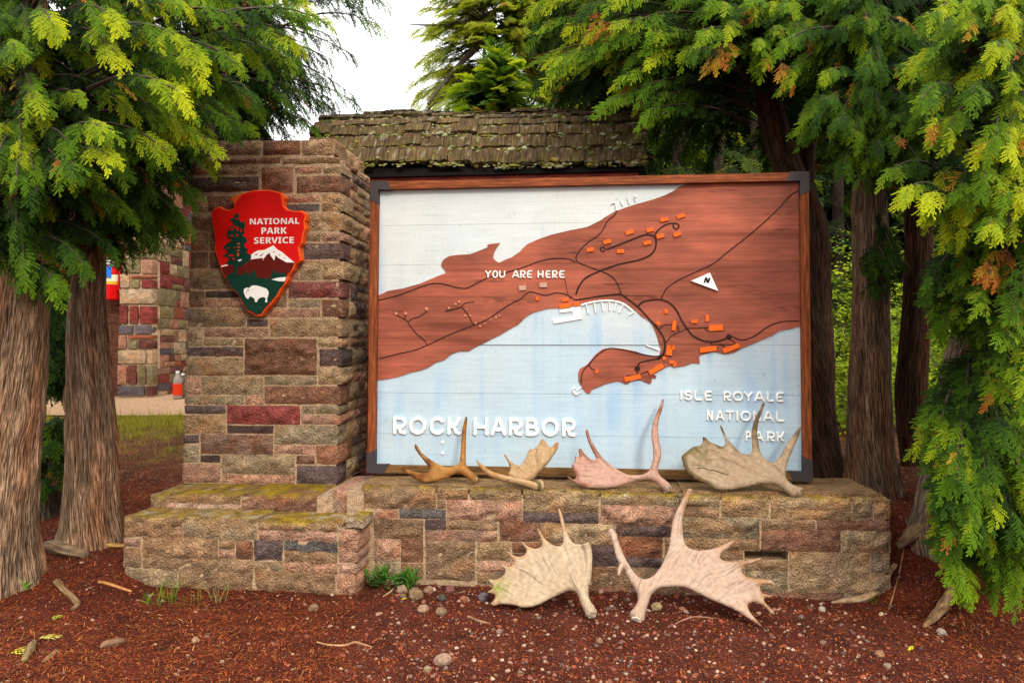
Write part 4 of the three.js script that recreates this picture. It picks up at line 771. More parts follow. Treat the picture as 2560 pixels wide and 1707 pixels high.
antler('moose_antler', 'small orange brown antler with three tines, leftmost on the ledge', {
  base: [1190, 1240], off: -0.11, y: ledgeY, lean: 0.4, Z: zoom(990, 960, 5.226), seedN: 11, thick: 0.015, hollow: 0.03,
  outline: [[75, 1090], [95, 1088], [150, 1120], [260, 1150], [370, 1165], [425, 1145], [430, 1095], [370, 1010], [300, 920], [250, 840], [246, 790], [272, 800], [330, 890], [420, 970], [520, 1030], [620, 1075], [700, 1082], [770, 1068], [820, 1035], [838, 960], [850, 800], [862, 650], [885, 520], [918, 425], [930, 440], [922, 600], [916, 800], [912, 950], [918, 1050], [955, 1115], [1040, 1180], [1062, 1220], [1030, 1295], [985, 1275], [900, 1205], [820, 1168], [740, 1192], [640, 1240], [520, 1275], [400, 1290], [300, 1270], [200, 1210], [120, 1150]],
  burr: { at: [1050, 1240], r: 0.024, turn: -0.95, pitch: -0.5 }, tone: [[0.56, 0.28, 0.075], [0.4, 0.15, 0.03], [0.16, 0.05, 0.014]], tips: { c: [0.2, 0.06, 0.016], from: 0.45 }, pedicle: [0.62, 0.55, 0.42],
});
antler('moose_antler', 'pale tan antler with a beam crossing in front of its upright palm', {
  base: [1330, 1245], off: -0.04, y: ledgeY, lean: 0.5, Z: zoom(990, 960, 5.226), seedN: 12, thick: 0.011, hollow: 0.05,
  outline: [[1410, 925], [1440, 938], [1480, 1000], [1560, 1058], [1640, 1060], [1700, 960], [1745, 862], [1810, 850], [1870, 790], [1908, 728], [1950, 758], [2000, 828], [2040, 830], [2080, 780], [2125, 770], [2112, 850], [2050, 950], [1970, 1060], [1860, 1170], [1780, 1255], [1650, 1290], [1460, 1205], [1490, 1130], [1470, 1040], [1430, 970]],
  beams: [{ name: 'beam', pts: [[1045, 988, 0.09, 0.003], [1120, 1080, 0.085, 0.012], [1250, 1180, 0.07, 0.018], [1450, 1240, 0.055, 0.02], [1650, 1282, 0.045, 0.021], [1860, 1345, 0.04, 0.024]] }],
  burr: { at: [1890, 1352], r: 0.036, turn: -1.25, pitch: -0.55, fwd: 0.04 }, tone: [[0.62, 0.43, 0.24], [0.56, 0.33, 0.15], [0.22, 0.13, 0.07]], tips: { c: [0.55, 0.28, 0.1], from: 0.6, thin: 1 }, pedicle: [0.25, 0.22, 0.08],
});
antler('moose_antler', 'pinkish antler with one tall wavy tine, in the middle of the ledge', {
  base: [1540, 1248], off: -0.03, y: ledgeY, lean: 0.5, Z: zoom(1400, 980, 5.6), seedN: 13, thick: 0.013, hollow: 0.04,
  outline: [[368, 535], [390, 545], [420, 640], [480, 760], [560, 880], [650, 980], [750, 1050], [850, 1110], [950, 1155], [1060, 1165], [1170, 1150], [1240, 1110], [1280, 1030], [1305, 900], [1300, 760], [1280, 620], [1290, 480], [1330, 360], [1390, 220], [1440, 115], [1452, 135], [1430, 260], [1390, 380], [1375, 480], [1385, 640], [1415, 800], [1415, 920], [1380, 1040], [1375, 1120], [1420, 1190], [1490, 1240], [1535, 1290], [1490, 1400], [1430, 1360], [1340, 1270], [1240, 1235], [1140, 1240], [980, 1280], [800, 1330], [620, 1355], [400, 1350], [260, 1310], [160, 1250], [100, 1205], [125, 1203], [190, 1238], [220, 1222], [200, 1130], [165, 1050], [205, 1000], [215, 910], [240, 920], [270, 930], [262, 820], [290, 808], [350, 880], [430, 950], [490, 965], [500, 930], [460, 850], [400, 720], [360, 580]],
  burr: { at: [1500, 1335], r: 0.033, turn: -0.75, pitch: -0.35 }, tone: [[0.66, 0.42, 0.32], [0.6, 0.31, 0.225], [0.28, 0.15, 0.12]], tips: { c: [0.4, 0.17, 0.11], from: 0.55, thin: 1 }, pedicle: [0.66, 0.56, 0.46],
});
antler('moose_antler', 'grey tan antler with a cracked broad palm and mossy tines, rightmost on the ledge', {
  base: [1850, 1250], off: -0.01, y: ledgeY, lean: 0.52, Z: zoom(1690, 980, 5.6), seedN: 14, thick: 0.011, hollow: 0.03,
  outline: [[613, 475], [635, 490], [680, 580], [740, 680], [820, 770], [880, 830], [960, 870], [1030, 870], [1060, 840], [1065, 700], [1060, 570], [1090, 420], [1160, 270], [1225, 155], [1240, 175], [1190, 320], [1150, 450], [1140, 600], [1160, 720], [1180, 820], [1240, 920], [1310, 980], [1370, 985], [1430, 940], [1500, 830], [1560, 720], [1640, 610], [1700, 530], [1740, 480], [1750, 500], [1720, 620], [1660, 760], [1600, 900], [1550, 1040], [1535, 1150], [1560, 1230], [1640, 1300], [1720, 1330], [1785, 1360], [1740, 1430], [1650, 1475], [1590, 1440], [1500, 1370], [1400, 1310], [1250, 1290], [1100, 1310], [950, 1340], [800, 1370], [650, 1385], [520, 1355], [420, 1300], [330, 1260], [230, 1200], [150, 1130], [110, 1060], [95, 1000], [75, 920], [110, 880], [170, 830], [250, 780], [340, 760], [375, 700], [370, 650], [400, 645], [460, 700], [560, 740], [640, 770], [690, 740], [680, 660], [640, 560]],
  burr: { at: [1700, 1415], r: 0.028, turn: -0.75, pitch: -0.3 }, tone: [[0.54, 0.4, 0.26], [0.44, 0.29, 0.17], [0.2, 0.13, 0.09]], tips: { c: [0.17, 0.11, 0.045], from: 0.22, thin: 1 }, moss: { at: [330, 850], r: 0.2, c: [0.24, 0.19, 0.07] }, pedicle: [0.5, 0.36, 0.26],
  crack: [[295, 1085], [340, 1082], [370, 1078], [440, 1100], [480, 1118], [500, 1108], [580, 1130], [650, 1155], [730, 1172]],
});
antler('moose_antler', 'cream fan shaped antler with a green tinged edge leaning on the wall from the ground', {
  base: [1478, 1540], off: 0.5, y: 0.0, lean: 0.6, yaw: -0.3, Z: zoom(1220, 1260, 5.225), seedN: 15, thick: 0.011, hollow: 0.08,
  outline: [[955, 98], [975, 120], [1010, 230], [1040, 370], [1090, 480], [1150, 535], [1210, 540], [1250, 545], [1320, 560], [1345, 620], [1350, 750], [1340, 950], [1315, 1100], [1320, 1220], [1370, 1310], [1400, 1350], [1360, 1420], [1300, 1480], [1260, 1400], [1210, 1300], [1180, 1200], [1130, 1145], [1060, 1135], [960, 1170], [800, 1250], [650, 1330], [500, 1365], [350, 1340], [200, 1330], [100, 1355], [60, 1330], [110, 1280], [120, 1215], [80, 1200], [25, 1180], [70, 1150], [100, 1100], [50, 1050], [45, 1020], [120, 1015], [200, 980], [245, 930], [250, 880], [200, 830], [215, 818], [280, 850], [340, 825], [360, 780], [310, 700], [260, 645], [290, 650], [350, 690], [430, 715], [500, 690], [525, 640], [490, 570], [455, 515], [480, 525], [550, 580], [640, 605], [710, 580], [725, 530], [700, 450], [665, 350], [685, 350], [730, 430], [800, 510], [880, 560], [960, 565], [990, 530], [985, 400], [965, 250], [945, 110]],
  beams: [{ name: 'tine', pts: [[1285, 1060, -0.004, 0.02], [1308, 880, 0.004, 0.022], [1318, 700, 0.012, 0.02], [1300, 590, 0.024, 0.02], [1268, 515, 0.042, 0.0205]] }],
  burr: { at: [1345, 1415], r: 0.032, turn: 0.5, pitch: -0.35 }, tone: [[0.68, 0.53, 0.36], [0.62, 0.43, 0.27], [0.42, 0.3, 0.2]], tips: { c: [0.6, 0.36, 0.2], from: 0.6, thin: 1 }, moss: { at: [150, 1120], r: 0.13, c: [0.34, 0.34, 0.07] }, pedicle: [0.6, 0.5, 0.36],
});
antler('moose_antler', 'largest antler, pinkish cream with a long upright tine, leaning on the wall from the ground', {
  base: [1590, 1555], off: 0.47, y: 0.0, lean: 0.6, Z: zoom(1500, 1200, 3.9196), seedN: 16, thick: 0.012, hollow: 0.025,
  outline: [[870, 95], [895, 100], [880, 180], [845, 260], [815, 330], [810, 450], [820, 580], [850, 650], [920, 685], [1020, 690], [1110, 675], [1200, 640], [1315, 597], [1325, 610], [1250, 680], [1190, 720], [1180, 770], [1230, 800], [1330, 805], [1450, 795], [1570, 770], [1585, 785], [1500, 825], [1410, 850], [1385, 890], [1420, 940], [1500, 970], [1600, 980], [1690, 1000], [1720, 1040], [1690, 1040], [1600, 1030], [1570, 1060], [1590, 1110], [1650, 1130], [1690, 1143], [1670, 1158], [1610, 1160], [1610, 1190], [1650, 1240], [1715, 1320], [1690, 1325], [1620, 1260], [1560, 1215], [1490, 1205], [1450, 1230], [1465, 1290], [1530, 1370], [1590, 1440], [1560, 1430], [1450, 1360], [1340, 1290], [1200, 1220], [1080, 1170], [960, 1110], [860, 1060], [700, 1050], [580, 1065], [510, 1120], [480, 1200], [450, 1290], [430, 1390], [370, 1390], [290, 1310], [340, 1240], [370, 1180], [360, 1100], [320, 1040], [260, 940], [210, 850], [160, 760], [130, 640], [100, 550], [80, 500], [110, 475], [145, 500], [180, 600], [220, 700], [260, 790], [320, 880], [380, 950], [440, 970], [510, 945], [580, 870], [630, 780], [670, 680], [690, 560], [710, 420], [740, 330], [790, 230], [830, 150]],
  beams: [{ name: 'tine', pts: [[262, 870, 0.008, 0.017], [222, 835, 0.04, 0.016], [195, 880, 0.055, 0.012], [182, 935, 0.06, 0.003]] }, { name: 'ridge', pts: [[770, 640, 0.004, 0.012], [775, 520, 0.016, 0.013], [785, 400, 0.018, 0.012], [825, 285, 0.016, 0.005]] }],
  burr: { at: [362, 1352], r: 0.036, turn: -0.3, pitch: -0.35 }, tone: [[0.67, 0.49, 0.37], [0.62, 0.4, 0.29], [0.42, 0.28, 0.21]], tips: { c: [0.5, 0.27, 0.14], from: 0.5, thin: 1 }, pedicle: [0.64, 0.56, 0.42],
});
// ------------------------------------------------------------------ kiosk with the mossy shake roof behind the map
const kiosk = thing('kiosk', 'dark red wooden kiosk with a sagging mossy shake roof behind the map', 'kiosk', null, masonryPos, -TH);
{
  reseed(505);
  const c = Math.cos(TH), zE = (D0 - 6.4) * c, zR = (D0 - 6.95) * c;
  const eL = onPlane(kiosk, 768, 431, zE), eR = onPlane(kiosk, 1614, 421, zE), rL = onPlane(kiosk, 792, 306, zR), rR = onPlane(kiosk, 1598, 297, zR);
  const yE = (eL.y + eR.y) / 2, yR = (rL.y + rR.y) / 2, xL = eL.x - 0.03, xR = eR.x;
  const sag = (x) => 0.022 * Math.sin((x - xL) * 1.7 + 0.6) + 0.014 * noise(x * 2.2, 3, 1);
  const wallG = (x0, x1, y0, y1, z0, z1) => { const g = new THREE.BoxGeometry(x1 - x0, y1 - y0, z1 - z0); g.translate((x0 + x1) / 2, (y0 + y1) / 2, (z0 + z1) / 2); return boxUV(g); };
  const depthBack = zR - (zE - zR);
  // walls of boards below the eave
  for (let x = xL + 0.16; x < xR - 0.14; x += 0.2) piece('wall_board', wallG(x + 0.004, Math.min(x + 0.196, xR - 0.12), 0.45, yE - 0.1, zE - 0.16, zE - 0.135), M.redwood, kiosk);
  part('wall', wallG(xL + 0.16, xR - 0.13, 0.4, yE - 0.06, depthBack + 0.14, zE - 0.163), M.redwood, kiosk);
  part('fascia', wallG(xL + 0.06, xR - 0.05, yE - 0.105, yE - 0.035, zE - 0.09, zE - 0.05), std({ color: '#a34538', map: T_wood, roughness: 0.6 }), kiosk);
  part('gutter', wallG(xL + 0.02, xR, yE - 0.034, yE - 0.006, zE - 0.12, zE - 0.01), M.black, kiosk);
  // roof body
  { const s = shapeOf([[zE - 0.02, yE - 0.005], [lerp(zE, zR, 0.5), yE + (yR - yE) * 0.62], [zR, yR - 0.06], [lerp(zR, depthBack, 0.5), yE + (yR - yE) * 0.62], [depthBack + 0.02, yE - 0.005]]); const g = new THREE.ExtrudeGeometry(s, { depth: xR - xL - 0.04, bevelEnabled: false }); g.rotateY(-Math.PI / 2); g.translate(xR - 0.02, 0, 0); part('roof_deck', boxUV(g), M.black, kiosk); }
  const rows = 6, grey = hex('#5f4e38'), dark = hex('#392e24'), tan = hex('#776346');
  const prof = (f) => [lerp(zE, zR, f), yE + (yR - yE) * (1 - Math.pow(1 - clamp(f), 1.7))];
  for (const back of [false, true]) for (let r = rows - 1; r >= 0; r--) {
    if (back && r < 3) continue;
    let x = xL - rr(0, 0.06);
    while (x < xR) {
      const w = r > 3 ? rr(0.16, 0.42) : rr(0.1, 0.24), x1 = Math.min(x + w, xR + rr(-0.01, 0.03)); if (x1 - x < 0.03) break;
      const lift = 0.044 + rr(0, 0.018) + (rnd() < 0.12 ? 0.012 : 0), j = rr(-0.05, 0.05) / rows, th = rr(0.03, 0.042), f0 = Math.max(0, r / rows + j * 0.7), f1 = (r + 1.5) / rows;
      const [za, ya] = prof(f0), [zb, yb] = prof(Math.min(f1, 1.0));
      const len = Math.max(0.1, Math.hypot(zb - za, yb - ya)), ang = Math.atan2(yb - ya, za - zb);
      const g = new THREE.BoxGeometry(x1 - x - 0.0015, th, len, Math.max(2, Math.round((x1 - x) / 0.03)), 1, 4), p = g.attributes.position, q = rr(0, 60), skew = rr(-0.03, 0.03);
      boxUV(g, rr(0, 4), rr(0, 4)); { const uv = g.attributes.uv; for (let i = 0; i < uv.count; i++) uv.setXY(i, uv.getY(i), uv.getX(i)); }
      for (let i = 0; i < p.count; i++) { const X = p.getX(i), Y = p.getY(i), Z = p.getZ(i), front = Z > len / 2 - 0.01; p.setXYZ(i, X + skew * Z, Y + 0.012 * noise(X * 18 + q, Z * 9, 1) + (Z < 0 ? -0.02 : 0) + (Y < 0 && !front ? 0.004 : 0), Z + (front ? 0.03 * noise(X * 26 + q, 1, Y * 30) : 0)); }
      g.computeVertexNormals();
      const base = mix3(mix3(grey, tan, rnd()), dark, r > 3 ? rr(0.3, 0.9) : rr(0, 0.35));
      colour(g, (X, Y, Z) => { const k = 1 + 0.4 * noise(X * 30 + q, Z * 5, Y * 20); let cc = base.map((v) => v * k); const m = sstep(0.0, len / 2, Z) * clamp(0.3 + 1.6 * noise(X * 14 + q, Z * 14, 2)); cc = mix3(cc, [0.15, 0.125, 0.035], clamp(m)); if (Z > len / 2 - 0.012 && Y < th * 0.4) cc = mix3(cc, [0.05, 0.045, 0.018], 0.8); const li = noise(X * 24 + q, Z * 24, 8); if (li > 0.38) cc = mix3(cc, [0.38, 0.38, 0.28], clamp((li - 0.3) * 3)); return cc; });  // butts: mossy tone, with painted dark that deepens the shadow between rows
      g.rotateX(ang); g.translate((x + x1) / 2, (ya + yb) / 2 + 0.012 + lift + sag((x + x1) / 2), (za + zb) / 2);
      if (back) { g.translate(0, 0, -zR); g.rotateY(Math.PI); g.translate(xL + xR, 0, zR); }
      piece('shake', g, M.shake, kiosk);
      x = x1 + rr(0, 0.003);
    }
  }
  // ridge boards, overlapping
  for (let x = xL + 0.02; x < xR - 0.04;) { const w = rr(0.22, 0.5), x1 = Math.min(x + w, xR - 0.01); for (const s of [1, -1]) { const g = new THREE.BoxGeometry(x1 - x + 0.03, 0.026, 0.13, 6, 1, 2), p = g.attributes.position, q = rr(0, 40); boxUV(g, q, 0); for (let i = 0; i < p.count; i++) p.setXYZ(i, p.getX(i), p.getY(i) + 0.01 * noise(p.getX(i) * 12 + q, p.getZ(i) * 9, 1), p.getZ(i)); g.computeVertexNormals(); colour(g, (X, Y, Z) => { const k = 1 + 0.4 * noise(X * 12 + q, Z * 12, 3); return mix3(dark.map((v) => v * k), [0.16, 0.17, 0.06], clamp(0.4 + 1.6 * noise(X * 9 + q, Z * 9, 5))); }); g.rotateX(s * 0.3); g.translate((x + x1) / 2, yR + 0.012 + sag(x) + rr(0, 0.02), zR + s * 0.05); piece('ridge_shake', g, M.shake, kiosk); } x = x1; }
  // tufts of moss and lichen along the butts
  const tuft = (sd) => { const gs = []; for (let k = 0; k < 16; k++) { const a = sd * 3 + k * 2.4, r = 0.5 * Math.sqrt((k + 0.5) / 16), g = new THREE.IcosahedronGeometry(0.2 + 0.12 * noise(k, sd, 1), 0); g.scale(1, 1.1, 1); g.translate(Math.cos(a) * r, 0.25 * (1 - r) + 0.1 * noise(k * 1.7, sd, 4), Math.sin(a) * r); const kk = 0.75 + 0.35 * ((k * 7 % 5) / 5); colour(g, (x, y) => [kk * (0.6 + y), kk * (0.6 + y), kk * (0.5 + y * 0.6)]); gs.push(g); } return mergeGeometries(gs); };
  for (let v = 0; v < 2; v++) {
    const ms = [], cs = [], cols = [[0.2, 0.19, 0.04], [0.13, 0.15, 0.035], [0.33, 0.33, 0.2], [0.26, 0.2, 0.05], [0.4, 0.4, 0.3], [0.17, 0.11, 0.05]];
    for (let i = 0; i < 2200; i++) {
      const x = rr(xL, xR), r = Math.floor(rnd() * 6.3), f = clamp(r / rows + (rnd() < 0.72 ? rr(-0.005, 0.02) : rr(0, 0.16)), 0, 1), cl = noise(x * 4.5, r * 3.1, 7);
      if (cl < -0.05 && rnd() < 0.8) continue;
      const pz = prof(f), z = pz[0] + 0.02, y = pz[1] + sag(x) + 0.035 + rr(-0.02, 0.014), s = rr(0.01, 0.032) * (1 + clamp(cl)) * (rnd() < 0.08 ? 1.6 : 1);
      ms.push(mat4(x, y, z, 0.5, rr(0, 6), rr(-0.4, 0.4), s, s * rr(0.6, 1.1), s)); const c2 = cols[Math.floor(rnd() * 5.99)], k = rr(0.7, 1.2); cs.push(c2.map((q) => q * k));
    }
    instanced(v ? 'lichen' : 'moss', tuft(v + 1), M.moss, kiosk, ms, cs);
  }
}
// ------------------------------------------------------------------ stone-cornered building behind the left trees
const lodge = thing('stone_building', 'building with a multicoloured stone corner pier and brown shingle wall behind the left trees', 'building');
lodge.position.copy(at(381, 995, 10)); lodge.updateMatrixWorld(true);
{
  reseed(606);
  const Zb = zoom(260, 500, 2.8), off = 0, h0 = lodge.position.y;
  const P = (x, y) => { const q = onPlane(lodge, ...Zb(x, y), off); return [q.x, q.y]; };
  const col = { t: 't', w: 'w' };
  STONE.R = hex('#a5504a'); STONE.T = hex('#e2c19e'); STONE.G = hex('#a2946f'); STONE.P = hex('#ca957c'); STONE.D = hex('#7d747c'); STONE.O = hex('#c06c4e'); STONE.U = hex('#85564e');
  const mortar = std({ color: '#e6c8a8', map: T_grain, roughness: 1 });
  const [lx] = P(100, 900), L = -lx;
  const mk = (x0, y0, x1, y1, z0, z1, m, name, parent = lodge) => { const g = new THREE.BoxGeometry(x1 - x0, y1 - y0, z1 - z0); g.translate((x0 + x1) / 2, (y0 + y1) / 2, (z0 + z1) / 2); return part(name, boxUV(g), m, parent); };
  mk(lx + 0.02, -0.15, -0.015, 3.4, -1.4, -0.02, mortar, 'mortar');
  // front face, traced rows (bottom to top)
  const fr = [
    [92, 1300, 285, 1372, 'D'], [288, 1300, 340, 1372, 'U'], [90, 1152, 158, 1292, 'P'], [164, 1152, 226, 1292, 'U'], [232, 1156, 292, 1292, 'G'], [297, 1156, 340, 1292, 'G'],
    [94, 1048, 294, 1146, 'T'], [300, 1048, 340, 1146, 'T'], [98, 944, 156, 1042, 'P'], [162, 978, 230, 1042, 'G'], [165, 944, 340, 972, 'O'], [236, 978, 340, 1042, 'U'],
    [100, 874, 204, 938, 'D'], [210, 874, 332, 938, 'D'], [104, 735, 166, 866, 'R'], [174, 738, 238, 866, 'R'], [246, 740, 340, 866, 'R'],
    [106, 622, 340, 728, 'T'], [110, 518, 178, 616, 'T'], [184, 526, 342, 550, 'O'], [184, 556, 250, 616, 'G'], [258, 556, 340, 616, 'R'],
    [120, 416, 252, 512, 'G'], [260, 418, 346, 516, 'P'], [120, 376, 182, 410, 'T'], [188, 374, 346, 410, 'G'], [120, 335, 260, 370, 'O'], [266, 250, 346, 370, 'P'], [120, 250, 260, 330, 'T'], [120, 160, 230, 244, 'P'], [236, 160, 346, 244, 'T'], [120, 60, 200, 155, 'R'], [206, 60, 346, 155, 'G'], [120, -60, 346, 55, 'T'], [120, -180, 230, -66, 'P'], [236, -180, 346, -66, 'G'],
  ];
  for (const [x0, y0, x1, y1, c] of fr) { const a = P(x0, y1), b = P(x1, y0); piece('stone', rock(a[0], a[1], Math.min(0.002, b[0]), b[1], 0.012, 0.16, c, { cell: 0.05, gap: 0.007, bulge: rr(0.008, 0.02) }), M.stone, lodge); }
  // return face runs straight back
  let y = -0.1;
  while (y < 3.35) {
    const h = rr(0.09, 0.24); let d = 0.16 * (rnd() < 0.5 ? 1 : 1.5);
    while (d < 1.4) {
      const e = d + rr(0.12, 0.42), splits = h > 0.17 && rnd() < 0.5 ? [[y, y + h * 0.45], [y + h * 0.45, y + h]] : [[y, y + h]];
      for (const [u, v] of splits) { const g = rock(d, u, Math.min(e, 1.42), v, 0, 0.1, 'RTGPDOUTPRG'[Math.floor(rnd() * 10.99)], { cell: 0.05, gap: 0.007, bulge: rr(0.006, 0.018) }); g.rotateY(Math.PI / 2); g.translate(0.004, 0, 0.012); piece('stone', g, M.stone, lodge); }
      d = e;
    }
    y += h;
  }
  // shingle wall set back to the left of the pier
  const zS = -0.22, brown = std({ color: '#6d4738', map: T_wood, roughness: 0.85 });
  mk(lx - 4.5, -0.15, lx, 3.6, zS - 0.3, zS - 0.02, brown, 'wall');
  for (let yy = 0, r = 0; yy < 3.5; yy += 0.19, r++) for (let x = lx - 1.3 + (r % 2) * 0.11; x < lx - 0.02; x += 0.22) { const x1 = Math.min(x + 0.212, lx - 0.005), g = new THREE.BoxGeometry(x1 - x, 0.2, 0.014); g.rotateX(0.06); g.translate((x + x1) / 2, yy + 0.1, zS - 0.004 + rr(0, 0.004)); piece('shingle', boxUV(g, rnd() * 4, rnd() * 4), brown, lodge); }
  mk(lx - 4.6, 3.42, 0.2, 3.55, -3, 0.06, M.redwood, 'eave');
  { const s = shapeOf([[0.06, 3.56], [-2, 4.6], [-4.5, 3.56]]), g = new THREE.ExtrudeGeometry(s, { depth: 5.6, bevelEnabled: false }); g.rotateY(-Math.PI / 2); g.translate(0.6, 0, 0); part('roof', boxUV(g), std({ color: '#55483a', map: T_wood, roughness: 1 }), lodge); }
  mk(lx - 4.5, -0.15, -0.5, 3.5, -3.5, -1.3, brown, 'wall');
}
// fire extinguisher hanging on the shingle wall
{
  const p = at(277, 750, 10.05), e = thing('fire_extinguisher', 'red fire extinguisher with a blue tag hung beside the stone corner', 'fire extinguisher', null, [p.x, p.y, p.z]);
  const k = 10.12 / F, r = 20 * k, prof = [[0, 0], [r * 0.9, 0], [r, r * 0.12], [r, 78 * k * 0.82], [r * 0.85, 78 * k * 0.92], [r * 0.42, 78 * k], [r * 0.3, 82 * k], [0, 82 * k]].map(([a, b]) => new THREE.Vector2(a, b));
  part('cylinder', new THREE.LatheGeometry(prof, 28), std({ color: '#c40f12', roughness: 0.3 }), e);
  const lab = new THREE.CylinderGeometry(r * 1.01, r * 1.01, 24 * k, 28, 1, true); lab.translate(0, 50 * k, 0); part('label_band', lab, std({ color: '#e6dfc2', roughness: 0.5, side: THREE.DoubleSide }), e);
  const lab2 = new THREE.CylinderGeometry(r * 1.015, r * 1.015, 7 * k, 28, 1, true); lab2.translate(0, 42 * k, 0); part('label_band', lab2, std({ color: '#d9a51e', roughness: 0.5, side: THREE.DoubleSide }), e);
  const tg = new THREE.BoxGeometry(22 * k, 26 * k, 0.004); tg.rotateZ(-0.08); tg.translate(1 * k, 68 * k, r * 1.12); part('tag', tg, std({ color: '#1f74d6', roughness: 0.5 }), e);
  const valve = new THREE.CylinderGeometry(6 * k, 7 * k, 12 * k, 14); valve.translate(0, 88 * k, 0); part('valve', valve, std({ color: '#d8d8d8', roughness: 0.3, metalness: 0.8 }), e);
  const lever = mergeGeometries([new THREE.BoxGeometry(30 * k, 4 * k, 8 * k).translate(-4 * k, 98 * k, 0), new THREE.BoxGeometry(26 * k, 3 * k, 8 * k).rotateZ(0.25).translate(-3 * k, 92 * k, 0)]); part('lever', lever, std({ color: '#dcdcdc', roughness: 0.35, metalness: 0.7 }), e);
  part('hose', tube([{ p: V(5 * k, 92 * k, 0), r: 3 * k }, { p: V(16 * k, 102 * k, 2 * k), r: 3 * k }, { p: V(27 * k, 92 * k, 4 * k), r: 3 * k }, { p: V(24 * k, 60 * k, 6 * k), r: 3 * k }, { p: V(21 * k, 22 * k, 6 * k), r: 3.4 * k }], { seg: 8 }), std({ color: '#b5161a', roughness: 0.5 }), e);
  const br = new THREE.BoxGeometry(16 * k, 10 * k, 0.1); br.translate(0, 70 * k, -0.085); part('bracket', br, M.black, e);
}
// two drink bottles at the foot of the pier
function bottle(px, py, D, h, label, body, liquid) {
  const p = at(px, py, D), b = thing('bottle', label, 'bottle', null, [p.x, groundY(p.x, p.z, false) + 0.016, p.z]), r = h * 0.155;
  const pr = [[0, 0.004], [0.9, 0], [1, 0.03], [1, 0.28], [0.92, 0.34], [1, 0.4], [1, 0.62], [0.86, 0.72], [0.5, 0.84], [0.36, 0.88], [0.36, 0.93], [0, 0.93]].map(([a, y]) => new THREE.Vector2(a * r, y * h));
  part('bottle_body', new THREE.LatheGeometry(pr, 24), body, b);
  const band = new THREE.CylinderGeometry(r * 1.02, r * 1.02, h * 0.42, 24, 1, true); band.translate(0, h * 0.34, 0); part('wrapper', band, liquid, b);
  const cap = new THREE.CylinderGeometry(r * 0.42, r * 0.42, h * 0.08, 16); cap.translate(0, h * 0.96, 0); part('cap', cap, std({ color: '#eeeeee', roughness: 0.4 }), b);
}
bottle(443, 998, 9.75, 0.36, 'clear plastic bottle with an orange wrapper standing by the stone corner', std({ color: '#9a8d84', roughness: 0.15 }), std({ color: '#dd3d16', roughness: 0.4, side: THREE.DoubleSide }));
bottle(456, 997, 9.9, 0.32, 'dark plastic bottle standing behind the orange wrapped one', std({ color: '#5a5048', roughness: 0.2 }), std({ color: '#6d625c', roughness: 0.4, side: THREE.DoubleSide }));
// ------------------------------------------------------------------ foliage pieces
// a flat, ferny cedar spray growing along +y in the xy plane; bend lets the tip droop
function cedarSpray(sd, { n = 7, w = 0.03, bend = 0.28, sub = 3 } = {}) {
  reseed(900 + sd);
  const pos = [], col = [], idx = [];
  const rib = (x0, y0, x1, y1, wa, wb, tone, tw) => {
    const dx = x1 - x0, dy = y1 - y0, L = Math.hypot(dx, dy) || 1, nx = -dy / L, ny = dx / L, o = pos.length / 3, xm = lerp(x0, x1, 0.6), ym = lerp(y0, y1, 0.6);
    const Z = (x, y, s) => -bend * y * y - 0.12 * x * x + s * tw;
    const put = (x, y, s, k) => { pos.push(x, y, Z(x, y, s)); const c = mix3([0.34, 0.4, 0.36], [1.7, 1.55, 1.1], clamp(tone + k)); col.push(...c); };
    put(x0 + nx * wa, y0 + ny * wa, 1, 0); put(x0 - nx * wa, y0 - ny * wa, -1, 0); put(xm + nx * wb, ym + ny * wb, 1, 0.1); put(xm - nx * wb, ym - ny * wb, -1, 0.1); put(x1, y1, 0, 0.25);
    idx.push(o, o + 1, o + 2, o + 1, o + 3, o + 2, o + 2, o + 3, o + 4);
  };
  let px = 0; const ax = (t) => 0.06 * Math.sin(t * 3 + sd) * t;
  for (let i = 0; i < 5; i++) rib(ax(i / 5), i / 5, ax((i + 1.15) / 5), Math.min(1.02, (i + 1.15) / 5), w * 0.75, w * 0.6, 0.2, 0.003);
  for (let i = 0; i < n; i++) for (const s of [-1, 1]) {
    const t = 0.06 + 0.92 * (i + (s > 0 ? 0.5 : 0) + rr(-0.15, 0.15)) / n; if (t > 0.99 || rnd() < 0.05) continue;
    const len = (0.06 + 0.40 * Math.pow(1 - t, 0.7) * sstep(-0.2, 0.3, t)) * rr(0.5, 1.25), a = lerp(0.85, 0.5, t) + rr(-0.1, 0.1), bx = ax(t), by = t;
    const ex = bx + s * Math.sin(a) * len, ey = by + Math.cos(a) * len, tw = rr(-0.006, 0.006);
    rib(bx, by, ex, ey, w * 0.55, w * 0.62, 0.35 + 0.4 * t, tw);
    const m = Math.max(1, Math.round(sub * len / 0.3));
    for (let j = 0; j < m; j++) for (const q of [-1, 1]) {
      const u = (j + 0.55 + (q > 0 ? 0.35 : 0)) / (m + 0.6), l2 = (0.03 + 0.045 * (1 - u)) * rr(0.8, 1.2), b = (s * a) + q * rr(0.6, 0.85), x = lerp(bx, ex, u), y = lerp(by, ey, u);
      rib(x, y, x + Math.sin(b) * l2, y + Math.cos(b) * l2, w * 0.42, w * 0.55, 0.4 + 0.5 * u, rr(-0.006, 0.006));
    }
  }
  const g = new THREE.BufferGeometry(); g.setAttribute('position', new THREE.Float32BufferAttribute(pos, 3)); g.setAttribute('color', new THREE.Float32BufferAttribute(col, 3)); g.setIndex(idx); g.computeVertexNormals();
  return g;
}
